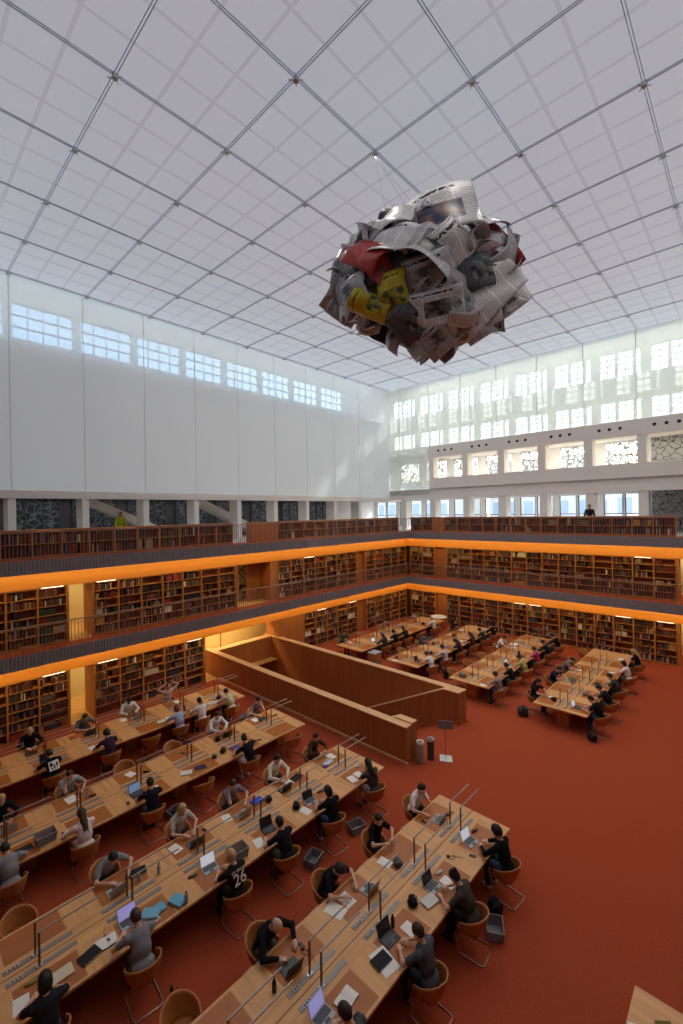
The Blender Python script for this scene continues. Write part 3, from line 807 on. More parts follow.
def hair_fn(J, style):
    Rm = J['rot']; c = J['hc']
    def f(P):
        L = (P-c) @ Rm
        if style == 'bald':
            d = ell(L, (-.012, 0, .0), (.1, .083, .108)); return np.maximum(np.maximum(d, L[:, 2]-.012), L[:, 0]-.015-.0*L[:, 1])
        g = {'curly': .026, 'short': .009, 'long': .012, 'bun': .009, 'pony': .009, 'bob': .016}[style]
        d = ell(L, (-.008, 0, .018), (.1+g, .079+g, .113+g*.9))
        cut = L[:, 0]*.85-(L[:, 2])*.75-.018            # face plane
        cut = cut+.006*np.sin(L[:, 1]*70+1)+.004*np.sin(L[:, 2]*90)
        d = -smin([-d, -cut], .02)
        d = -smin([-d, (L[:, 2]+.085-.02*np.sin(L[:, 1]*25))], .02)
        if style == 'short': d = d+.0025*np.sin(L[:, 0]*230+L[:, 1]*90)*np.sin(L[:, 1]*210)
        if style == 'curly':
            d = d+.006*np.sin(L[:, 0]*160)*np.sin(L[:, 1]*160)*np.sin(L[:, 2]*160)
        if style == 'long':
            a = c+Rm @ np.array([-.06, 0, .0]); b = c+Rm @ np.array([-.10, 0, -.17]); e = J['ch']-J['up']*.16+np.cross([0, 1, 0], J['up'])*(-.155)
            e = J['ch']-J['up']*.14-np.array([J['up'][2], 0, -J['up'][0]])*.145
            d = smin([d, cap(P, a, b, .075, .07), cap(P, b, e, .07, .045)], .03)
        if style == 'bob': d = smin([d, ell(L, (-.035, 0, -.05), (.075, .095, .09))], .03); d = np.maximum(d, L[:, 0]-.055)
        if style == 'bun': d = smin([d, ell(L, (-.08, 0, .105), (.05, .05, .045))], .015)
        if style == 'pony': d = smin([d, cap(P, c+Rm @ np.array([-.1, 0, .05]), c+Rm @ np.array([-.16, 0, -.12]), .04, .022)], .015)
        return d
    return f
SKIN = {'l': mat('skin_light', srgb(214, 166, 138), .55), 'm': mat('skin_mid', srgb(188, 136, 104), .55), 'd': mat('skin_dark', srgb(104, 68, 50), .55)}
EYE = mat('eye_dark', srgb(40, 30, 26), .3); LIP = mat('lip', srgb(170, 100, 90), .5)
HAIR = {'black': srgb(24, 20, 20), 'brown': srgb(66, 44, 30), 'dark': srgb(40, 30, 26), 'blond': srgb(196, 158, 104), 'red': srgb(104, 46, 32), 'grey': srgb(120, 112, 106)}
HAIRM = {k: mat('hair_'+k, v, .6) for k, v in HAIR.items()}
def fabric(c): return mat(f'fabric_{c[0]}_{c[1]}_{c[2]}', srgb(*c), .9, 0, .06, (30, 30, 30), spec=.15)
def place(Pm, rot, loc): return Pm @ np.array(rot).T+np.array(loc)
def build_person(J, hh, hair, sleeve, lower, fine=True):
    """meshes of one figure in seat coordinates"""
    out = {}; lo, hi = (-.45, -.55, .0), (.85, .55, 1.75 if J['pel'][2] > .8 else 1.5)
    P, F = nets(body_fn(J), lo, hi, hh)
    Ps, Fs, Ms = [P], [F], [np.zeros(len(F), int)]; o = len(P)
    hp, hf, hm = head_mesh(.006 if fine else .012)
    Ps.append(place(hp, J['rot'], J['hc'])); Fs.append(hf+o); Ms.append(hm); o += len(hp)
    for i in (0, 1):
        p, f = hand_mesh(J['hpose'][i], .005 if fine else .008)
        p = p.copy(); f = f.copy()
        if i == 0: p[:, 1] *= -1; f = f[:, ::-1]
        d = J['wr'][i]-J['el'][i]; yaw = math.atan2(d[1], d[0]); pit = math.atan2(-d[2], math.hypot(d[0], d[1]))
        yaw = max(-1.0, min(1.0, yaw)) if abs(pit) < 1 else yaw
        if J['wr'][i][2] < .9 and J['pel'][2] < .8: pit = min(pit, .12)
        m = Matrix.Rotation(yaw, 3, 'Z') @ Matrix.Rotation(pit, 3, 'Y')
        Ps.append(place(p, m, J['wr'][i])); Fs.append(f+o); Ms.append(np.zeros(len(f), int)); o += len(p)
    out['body'] = (np.concatenate(Ps), np.concatenate(Fs), np.concatenate(Ms))
    out['hair'] = nets(hair_fn(J, hair), J['hc']-np.array([.32, .2, .55]), J['hc']+np.array([.25, .2, .25]), .009 if fine else .016)
    out['shirt'] = nets(shirt_fn(J, sleeve), (-.3, -.5, .4), (.8, .5, 1.62 if J['pel'][2] > .8 else 1.45), hh)
    out['trousers'] = nets(skirt_fn(J) if lower == 'skirt' else trouser_fn(J, lower == 'shorts'), (-.25, -.35, 0), (.65, .35, 1.1), hh)
    for i in (0, 1):
        a = J['an'][i]
        out['shoe%d' % i] = nets(lambda P: np.maximum(smin([cap(P, a+np.array([-.04, 0, -.04]), a+np.array([.12, 0, -.05]), .044, .036), cap(P, a, a+np.array([0, 0, -.03]), .045, .045)], .02), -(P[:, 2]-.002)), a-np.array([.12, .08, .1]), a+np.array([.2, .08, .08]), .012)
    return out
_cache = {}
def person(x, y, rz, label, pose='type', hair=('short', 'dark'), skin='l', shirt=(60, 60, 66), sleeve='short', lower=('trousers', (44, 46, 56)), shoe=(60, 56, 54), yaw=0, fine=True, stand=False, z=0):
    dy = R.uniform(-.08, .1) if fine else 0
    key = None if fine else (pose, hair[0], sleeve, lower[0], stand, round(yaw))
    if key is None or key not in _cache:
        m = build_person(skeleton(pose, yaw, dy, stand), .0125 if fine else .02, hair[0], sleeve, lower[0], fine)
        me = {'person': mesh_np('person', *m['body'][:2], [SKIN[skin], EYE, LIP], m['body'][2])}
        me['hair'] = mesh_np('hair', *m['hair'], [HAIRM[hair[1]]]); me['shirt'] = mesh_np('shirt', *m['shirt'], [fabric(shirt)])
        me['trousers'] = mesh_np('trousers', *m['trousers'], [fabric(lower[1])])
        for i in (0, 1): me['shoe%d' % i] = mesh_np('shoe', *m['shoe%d' % i], [fabric(shoe)])
        if key: _cache[key] = me
    else: me = _cache[key]
    o = link('person', me['person']); o.location = (x, y, z); o.rotation_euler = (0, 0, rz)
    tag(o, label, 'person', 'readers at the long tables' if not stand else None)
    kids = {}
    for k, mm in (('hair', HAIRM[hair[1]]), ('shirt', fabric(shirt)), ('trousers', fabric(lower[1])), ('shoe0', fabric(shoe)), ('shoe1', fabric(shoe))):
        nm = k.rstrip('01'); nm = 'skirt' if (nm == 'trousers' and lower[0] == 'skirt') else nm
        c = link(nm, me[k], o); recolor(c, mm); kids[k] = c
    recolor(o, SKIN[skin])
    return o, kids

# ------------------------------------------------------------------ things on the tables
def mk_laptop():
    b = MB(); b.bbox(-.115, .115, -.16, .16, 0, .016, .004); base = b.mesh('laptop_base', LGREY)
    k = MB(); k.box(-.035, .10, -.14, .14, .016, .0175)
    k2 = MB(); k2.box(-.105, -.045, -.045, .045, .016, .0172)
    l = MB(); l.bbox(-.004, .004, -.16, .16, 0, .21, .002); lid = l.mesh('screen_lid', LGREY)
    s = MB(); s.box(-.0055, -.0041, -.148, .148, .012, .2)
    return base, k.mesh('keyboard', DGREY), k2.mesh('touchpad', DGREY), lid, s.mesh('display', BLACK)
LAP = mk_laptop()
SCR = {'white': mat('display_white', (.62, .66, .74, 1), .3, emit=.55), 'lilac': mat('display_lilac', (.36, .34, .72, 1), .3, emit=.5), 'dark': mat('display_dark', srgb(46, 40, 52), .25), 'blue': mat('display_blue', (.2, .32, .5, 1), .3, emit=.35)}
def laptop(x, y, z, rz, label, body='silver', scr='white', open_=.35):
    t = thing('laptop', label, 'laptop', (x, y, z), rz, 'laptops on the long tables')
    bm = {'silver': LGREY, 'black': BLACK, 'grey': DGREY}[body]
    a = link('laptop_base', LAP[0], t); recolor(a, bm); link('keyboard', LAP[1], a); link('touchpad', LAP[2], a)
    l = link('screen_lid', LAP[3], t); l.location = (.113, 0, .016); l.rotation_euler = (0, open_, 0); recolor(l, bm)
    d = link('display', LAP[4], l); recolor(d, SCR[scr])
def mk_book():
    m = MB()
    for s in (-1, 1):
        m.grid(lambda u, v: (-.12+.24*v, s*(u*.165), .012+.018*math.sin(min(u*2.2, PI))*(1-u*.5)), 8, 3)
        m.add([(-.12, s*.165, .012), (.12, s*.165, .012), (.12, s*.165, .004), (-.12, s*.165, .004)], [(0, 1, 2, 3)])
    c = MB(); c.box(-.125, .125, -.172, .172, 0, .004)
    return m.mesh('pages', PAPER), c.mesh('cover', DARKW)
OB = mk_book()
def open_book(x, y, z, rz, label, cov=(90, 60, 50)):
    t = thing('open_book', label, 'book', (x, y, z), rz, 'open books on the long tables'); link('pages', OB[0], t); c = link('cover', OB[1], t); recolor(c, flat(*cov))
PM = MB().grid(lambda u, v: (-.148+.297*v, -.105+.21*u, .0015+.004*math.sin(u*PI)*v), 6, 6)
PM.grid(lambda u, v: (-.148+.297*v, -.105+.21*u, .0002+.004*math.sin(u*PI)*v), 6, 6); PM = PM.mesh('paper_sheet', PAPER)
_used = set()
def paper(x, y, z, rz, label, s=1):
    if label in _used: label = 'other '+label
    _used.add(label)
    o = link('paper_sheet', PM); o.location = (x, y, z); o.rotation_euler = (0, 0, rz); o.scale = (s, s, 1); tag(o, label, 'paper', 'loose papers on the long tables')
def mk_closed():
    c = MB(); c.bbox(-.11, .11, -.155, .155, 0, .003, .001); c.bbox(-.11, .11, -.155, .155, .02, .024, .001); c.box(-.11, .11, -.157, -.154, 0, .024)
    p = MB(); p.box(-.105, .105, -.153, .15, .003, .02)
    return c.mesh('cover', DARKW), p.mesh('page_block', PAPER)
CB = mk_closed()
def notebook(x, y, z, rz, label, col, nm='notebook'):
    t = thing(nm, label, 'notebook', (x, y, z), rz, 'notebooks and folders on the long tables'); c = link('cover', CB[0], t); recolor(c, flat(*col)); link('page_block', CB[1], t)
BT = MB().lathe([(.032, 0), (.035, .008), (.035, .14), (.03, .165), (.014, .19), (.013, .2)], 14).mesh('bottle_body', mat('bottle_plastic', srgb(150, 160, 166), .15, spec=.6))
BC = MB().lathe([(.016, .2), (.016, .225), (.004, .227)], 12).mesh('bottle_cap', BLACK)
def bottle(x, y, z, label, col=None):
    t = thing('bottle', label, 'bottle', (x, y, z), 0, 'drink bottles'); b = link('bottle_body', BT, t); link('bottle_cap', BC, t)
    if col: recolor(b, flat(*col, rough=.3))
PH = MB().bbox(-.075, .075, -.036, .036, 0, .008, .003).mesh('phone_body', BLACK); PG = MB().bbox(-.07, .07, -.032, .032, .008, .0088, .0004).mesh('phone_glass', mat('phone_glass', srgb(34, 36, 42), .12))
def phone(x, y, z, rz, label):
    t = thing('phone', label, 'phone', (x, y, z), rz, 'phones on the long tables'); link('phone_body', PH, t); link('phone_glass', PG, t)
def mk_bag():
    P, F = nets(lambda P: smin([np.linalg.norm(np.maximum(np.abs(P-np.array([0, 0, .17]))-np.array([.05, .10, .115]), 0), axis=1)-.05-.01*np.sin(P[:, 1]*30+P[:, 2]*22), np.linalg.norm(np.maximum(np.abs(P-np.array([.09, 0, .11]))-np.array([.02, .07, .04]), 0), axis=1)-.03], .03), (-.18, -.22, 0), (.2, .22, .4), .016)
    P[:, 2] = np.maximum(P[:, 2], .001)
    s = MB(); s.tube([(-.02, -.05, .33), (-.02, -.04, .39), (-.02, .04, .39), (-.02, .05, .33)], .011, 6)
    for y in (-.08, .08): s.tube([(-.08, y, .3), (-.15, y, .26), (-.16, y, .14), (-.1, y, .05)], .014, 6)
    pk = MB(); pk.bbox(.12, .155, -.09, .09, .06, .18, .012)
    return mesh_np('bag_body', P, F, [DGREY]), s.mesh('bag_strap', BLACK), pk.mesh('bag_pocket', BLACK)
BAG = mk_bag()
def bag(x, y, z, rz, label, col=(44, 46, 54), s=1):
    t = thing('backpack', label, 'bag', (x, y, z), rz, 'bags in the reading room'); t.scale = (s, s, s*(.62 if z > .3 else .9))
    b = link('bag_body', BAG[0], t); recolor(b, fabric(col)); link('bag_strap', BAG[1], t); p = link('bag_pocket', BAG[2], t); recolor(p, fabric(tuple(int(c*.8) for c in col)))
def mk_basket():
    m = MB(); a, b, h = .15, .2, .19
    m.box(-a*.85, a*.85, -b*.88, b*.88, 0, .008)
    for (p, q) in (((-1, -1), (1, -1)), ((1, -1), (1, 1)), ((1, 1), (-1, 1)), ((-1, 1), (-1, -1))):
        for j in range(4):
            u0, u1 = j/4*.86+.14*.3, j/4*.86+.2
            z0, z1 = h*u0, h*u0+.035; k = lambda u: .85+.15*u
            m.add([(p[0]*a*k(u0), p[1]*b*k(u0), z0), (q[0]*a*k(u0), q[1]*b*k(u0), z0), (q[0]*a*k(u0+.16), q[1]*b*k(u0+.16), z1), (p[0]*a*k(u0+.16), p[1]*b*k(u0+.16), z1)], [(0, 1, 2, 3)])
        for j in range(9):
            t = j/8; e = lambda k, z: ((p[0]+(q[0]-p[0])*t)*a*k, (p[1]+(q[1]-p[1])*t)*b*k, z)
            m.tube([e(.85, 0), e(1, h)], .006, 4)
    r = MB(); r.tube([(-a, -b, h), (a, -b, h), (a, b, h), (-a, b, h)], .012, 6, True)
    hd = MB(); hd.tube([(-a, -.09, h), (-a-.01, -.09, h+.05), (-a-.01, .09, h+.05), (-a, .09, h)], .008, 5); 
    return m.mesh('basket_wall', mat('basket_grey', srgb(122, 124, 130), .6)), r.mesh('basket_rim', mat('basket_rim_grey', srgb(160, 162, 166), .5)), hd.mesh('basket_handle', DGREY)
BSK = mk_basket()
def basket(x, y, z, rz, label):
    t = thing('library_basket', label, 'basket', (x, y, z), rz, 'grey library baskets')
    link('basket_wall', BSK[0], t); link('basket_rim', BSK[1], t); link('basket_handle', BSK[2], t)
def cable(x, y, z, rz, label):
    mb = MB(); pts = [(.07*math.cos(t*.7)+.012*t, .06*math.sin(t*.7), .006) for t in range(0, 14)]+[(.27, .02, .006), (.34, -.02, .006)]
    mb.tube(pts, .004, 5); mb.bbox(-.0, .06, -.02, .02, 0, .026, .004)
    o = mb.obj('charging_cable', BLACK); o.location = (x, y, z); o.rotation_euler = (0, 0, rz); tag(o, label, 'cable', 'charging cables')
def pouch(x, y, z, rz, label, col):
    P, F = _pouch; o = link('pencil_case', D.meshes.get('pencil_case') or mesh_np('pencil_case', P, F, [DGREY])); o.location = (x, y, z); o.rotation_euler = (0, 0, rz)
    recolor(o, fabric(col)); zp = link('case_zip', D.meshes.get('case_zip') or MB().box(-.04, .04, -.003, .003, .0385, .0415).mesh('case_zip', LGREY), o); tag(o, label, 'pencil case', 'pencil cases')
_pouch = nets(lambda P: np.maximum(ell(P, (0, 0, .012), (.1, .042, .028)), -(P[:, 2]-.001)), (-.12, -.07, -.02), (.12, .07, .08), .01)

Z0 = TH+.0045
def at(o_xy, rz, lx, ly):
    c, s = math.cos(rz), math.sin(rz); return (o_xy[0]+lx*c-ly*s, o_xy[1]+lx*s+ly*c)
BLUE = (70, 86, 190)
def items_for(x, y, rz, who, items):
    for k, it in enumerate(items):
        a = it.split(':'); kind = a[0]; r = R.uniform(-.12, .12)
        if kind == 'lap':
            p = at((x, y), rz, .76, float(a[3]) if len(a) > 3 else 0); laptop(*p, Z0, rz+r, f'open {a[1]} laptop in front of the {who}', a[1], a[2])
        elif kind == 'paper': p = at((x, y), rz, .60, float(a[1])); paper(*p, Z0+.001*k, rz+r*2, f'white sheet {"left" if float(a[1]) > 0 else "right"} of the {who}', float(a[2]) if len(a) > 2 else 1)
        elif kind == 'book': p = at((x, y), rz, .68, float(a[1])); open_book(*p, Z0, rz+r, f'open book lying {"on the left" if float(a[1]) > 0.05 else "close"} before the {who}')
        elif kind == 'note': p = at((x, y), rz, .77 if abs(float(a[1])) < .25 else .64, float(a[1])); c = tuple(int(v) for v in a[3].split('-')); notebook(*p, Z0+.0062, rz+r*2, f'closed {a[2]} folder next to the {who}', c)
        elif kind == 'phone': p = at((x, y), rz, .55, float(a[1])); phone(*p, Z0, rz+r*3, f'dark phone lying next to the {who}')
        elif kind == 'bottle': p = at((x, y), rz, .86, float(a[1])); bottle(*p, Z0, f'drink bottle standing before the {who}', (52, 48, 50) if len(a) > 2 else None)
        elif kind == 'cable': p = at((x, y), rz, .66, float(a[1])); cable(*p, Z0, rz+r, f'black charging cable before the {who}')
        elif kind == 'bag': p = at((x, y), rz, .84, float(a[1])); c = tuple(int(v) for v in a[2].split('-')); bag(*p, Z0, rz+r+1, f'bag on the table before the {who}', c, .62)
        elif kind == 'pouch': p = at((x, y), rz, .86, float(a[1])); c = tuple(int(v) for v in a[2].split('-')); pouch(*p, Z0, rz+r+1.4, f'small pencil case before the {who}', c)
        elif kind == 'basket': p = at((x, y), rz, .62, float(a[1])); basket(*p, Z0, rz+r, f'grey plastic basket on the table beside the {who}')
DK = (34, 34, 40); NAVY = (34, 38, 62); JEANS = (62, 74, 98); GR = (128, 128, 132)
NEAR = [  # table, side, y, who, person options, items
 ('A', -1, 4.58, 'bald person in black jacket near the carpet', dict(pose='bow', hair=('bald', 'grey'), shirt=(26, 26, 30), sleeve='long'), ['lap:grey:dark:-.02', 'phone:.33', 'cable:.32', 'bottle:-.42:d']),
 ('A', -1, 6.15, 'dark-haired person in black tee bent over papers', dict(pose='bow', hair=('curly', 'dark'), shirt=(24, 24, 26)), ['paper:-.05:1.1', 'paper:-.35:1.3', 'lap:silver:white:.42']),
 ('A', -1, 7.70, 'person in black tee and shorts looking at a phone', dict(pose='read', hair=('short', 'dark'), shirt=(26, 24, 28), lower=('shorts', (44, 42, 40)), yaw=-.3), ['bag:-.28:92-96-100', 'paper:-.4']),
 ('A', -1, 9.30, 'person in white shirt at the carpet-side table corner', dict(pose='propl', hair=('short', 'dark'), shirt=(226, 220, 212), yaw=.2), ['lap:silver:white:-.12', 'pouch:.2:60-56-58', 'phone:-.42']),
 ('A', 1, 4.45, 'dark-haired person with the lilac screen', dict(pose='write', hair=('short', 'dark'), shirt=(70, 68, 70)), ['lap:silver:lilac:.02', 'book:-.38', 'book:.4']),
 ('A', 1, 6.05, 'short-haired person in grey-blue tee', dict(pose='type', hair=('short', 'brown'), shirt=(84, 88, 98), yaw=.15), ['lap:black:dark:.02', 'paper:.38:1.5', 'note:.42:black:40-40-46', 'bottle:-.2:d', 'paper:-.36']),
 ('A', 1, 7.52, 'dark-haired person in brown-grey tee', dict(pose='write', hair=('bun', 'black'), shirt=(72, 66, 62)), ['lap:silver:dark:.08', 'paper:-.22', 'note:.40:pale:206-206-202', 'pouch:-.3:200-196-190', 'bag:.66:34-32-34']),
 ('A', 1, 9.05, 'person in long-sleeved black at the table end', dict(pose='type', hair=('curly', 'black'), shirt=(22, 22, 26), sleeve='long'), ['lap:silver:white:.03', 'phone:.36', 'pouch:-.34:70-54-46']),
 ('B', -1, 3.25, 'person in grey tee bent towards a laptop', dict(pose='bow', hair=('short', 'dark'), shirt=(140, 142, 146)), ['lap:silver:white:-.05', 'bottle:.35', 'note:.42:black:36-36-40']),
 ('B', -1, 4.86, 'blond person in pale top with tablet', dict(pose='type', hair=('bob', 'blond'), shirt=(186, 178, 164)), ['lap:grey:blue:0', 'paper:-.36', 'phone:.36']),
 ('B', -1, 6.25, 'dark-haired person in lilac-grey top', dict(pose='prop', hair=('short', 'dark'), shirt=(126, 114, 130), yaw=-.2), ['note:.42:blue:64-84-196', 'lap:silver:dark:-.12', 'paper:-.45', 'bag:.62:60-44-34']),
 ('B', -1, 7.70, 'person in cream shirt with black hair', dict(pose='type', hair=('short', 'black'), shirt=(230, 220, 200), sleeve='long'), ['lap:black:dark:-.25', 'note:.3:black:38-36-40', 'paper:.02']),
 ('B', -1, 9.22, 'person in dark brown shirt near the stair wall', dict(pose='read', hair=('short', 'brown'), shirt=(66, 48, 38), sleeve='long', yaw=.3), ['note:-.12:pale:200-204-214', 'pouch:-.3:88-84-190', 'paper:.2']),
 ('B', 1, 1.65, 'dark-haired person cut off by the bottom edge', dict(pose='type', hair=('bob', 'black'), shirt=(44, 44, 48)), ['paper:.2', 'pouch:.02:150-130-70', 'note:-.35:pale:214-204-176']),
 ('B', 1, 3.02, 'short-haired person in grey tee', dict(pose='write', hair=('short', 'brown'), shirt=(134, 136, 142), yaw=.2), ['lap:silver:lilac:-.08', 'book:.34', 'paper:-.34:1.3', 'note:-.52:sky blue:108-176-206', 'note:.62:black:38-38-42', 'cable:.3']),
 ('B', 1, 4.88, 'blond person in black jersey numbered 26', dict(pose='type', hair=('short', 'blond'), shirt=(38, 30, 30)), ['lap:silver:white:.15', 'basket:-.42', 'pouch:.5:90-86-84']),
 ('B', 1, 6.15, 'person in white tee under a black vest', dict(pose='prop', hair=('short', 'black'), shirt=(30, 30, 36), sleeve='short'), ['paper:.3', 'lap:black:dark:-.1']),
 ('B', 1, 7.62, 'black-haired person in black tee with dark laptop', dict(pose='type', hair=('bob', 'black'), shirt=(24, 24, 28)), ['lap:silver:dark:.04', 'paper:.36', 'bag:.45:40-38-44', 'pouch:-.4:60-76-110']),
 ('B', 1, 9.22, 'black-haired person in pale top at the stair end', dict(pose='propl', hair=('long', 'black'), shirt=(70, 62, 60), lower=('shorts', (150, 138, 130)), yaw=-.3), ['paper:-.05', 'paper:.22', 'pouch:-.32:180-176-172']),
 ('Cc', -1, 2.05, 'person in black shirt at the left edge', dict(pose='type', hair=('short', 'blond'), shirt=(26, 26, 30), sleeve='long'), ['lap:silver:white:.05', 'note:-.4:grey:120-118-116']),
 ('Cc', -1, 3.52, 'person in grey tee resting chin on hand', dict(pose='prop', hair=('short', 'brown'), shirt=(160, 160, 160), yaw=-.2), ['paper:-.06:1.2', 'pouch:.36:52-48-46', 'bottle:.24']),
 ('Cc', -1, 8.02, 'person in white shirt with short hair', dict(pose='type', hair=('short', 'brown'), shirt=(232, 228, 222), sleeve='long'), ['lap:black:dark:-.05', 'bag:-.4:42-40-44']),
 ('Cc', -1, 9.70, 'dark-haired person in mauve top near the stair wall', dict(pose='propl', hair=('short', 'dark'), shirt=(128, 104, 114), yaw=.3), ['note:-.2:dark:60-64-58', 'paper:-.42', 'pouch:.28:70-70-72']),
 ('Cc', 1, 1.85, 'person in grey tee leaning over a white laptop', dict(pose='bow', hair=('short', 'black'), shirt=(136, 136, 138), yaw=.3), ['lap:silver:white:.28', 'note:-.35:black:52-54-58', 'paper:0']),
 ('Cc', 1, 3.25, 'long brown-haired person in white top', dict(pose='prop', hair=('long', 'brown'), shirt=(226, 214, 208), sleeve='long', lower=('trousers', (196, 170, 164))), ['phone:.3', 'basket:.64']),
 ('Cc', 1, 4.80, 'black-haired person in navy tee', dict(pose='type', hair=('short', 'black'), shirt=(32, 34, 48)), ['lap:black:blue:.08', 'paper:-.35', 'phone:.4']),
 ('Cc', 1, 7.78, 'dark-haired person in black top and white skirt', dict(pose='write', hair=('bun', 'dark'), shirt=(30, 28, 32), lower=('skirt', (224, 214, 206))), ['note:.02:violet:96-84-140', 'note:-.48:black:40-38-38', 'bag:.42:64-54-44']),
 ('Dd', -1, 3.40, 'bald person in black jacket by the bookcases', dict(pose='type', hair=('bald', 'grey'), shirt=(26, 26, 30), sleeve='long'), ['note:-.1:dark:58-50-46', 'phone:.3']),
 ('Dd', -1, 4.95, 'person in grey-green tee by the doorway', dict(pose='write', hair=('short', 'brown'), shirt=(104, 104, 98)), ['lap:grey:dark:0', 'note:-.4:orange:196-92-44']),
 ('Dd', -1, 6.50, 'person in white tee reading a laptop', dict(pose='type', hair=('short', 'black'), skin='d', shirt=(224, 220, 212), sleeve='long'), ['lap:silver:dark:0', 'paper:-.38', 'phone:.36']),
 ('Dd', -1, 8.05, 'person in pale pink tee with raised arms', dict(pose='raise', hair=('bob', 'brown'), shirt=(206, 176, 172)), ['paper:.1', 'bottle:-.3']),
 ('Dd', 1, 3.50, 'person in black tee with white back print', dict(pose='write', hair=('short', 'black'), shirt=(24, 24, 28)), ['lap:black:dark:.0', 'note:-.34:grey:140-138-132']),
 ('Dd', 1, 5.05, 'curly-haired person in purple tee', dict(pose='write', hair=('curly', 'black'), shirt=(62, 40, 62)), ['paper:.1', 'paper:.34', 'note:-.34:lime:150-170-60']),
 ('Dd', 1, 7.35, 'red-haired person in light blue top', dict(pose='write', hair=('bob', 'red'), shirt=(168, 172, 196)), ['book:.02', 'note:.38:cream:220-210-180']),
 ('Dd', 1, 8.20, 'person with black ponytail in white top', dict(pose='type', hair=('pony', 'black'), shirt=(232, 226, 220), sleeve='long'), ['paper:0', 'bottle:.25:d']),
 ('Dd', 1, 9.45, 'person in olive-cream top slumped over the table end', dict(pose='bow', hair=('short', 'black'), shirt=(196, 184, 150), sleeve='long'), ['paper:.3', 'paper:-.3', 'bag:.05:56-58-80', 'note:.48:pale:210-208-200']),
]
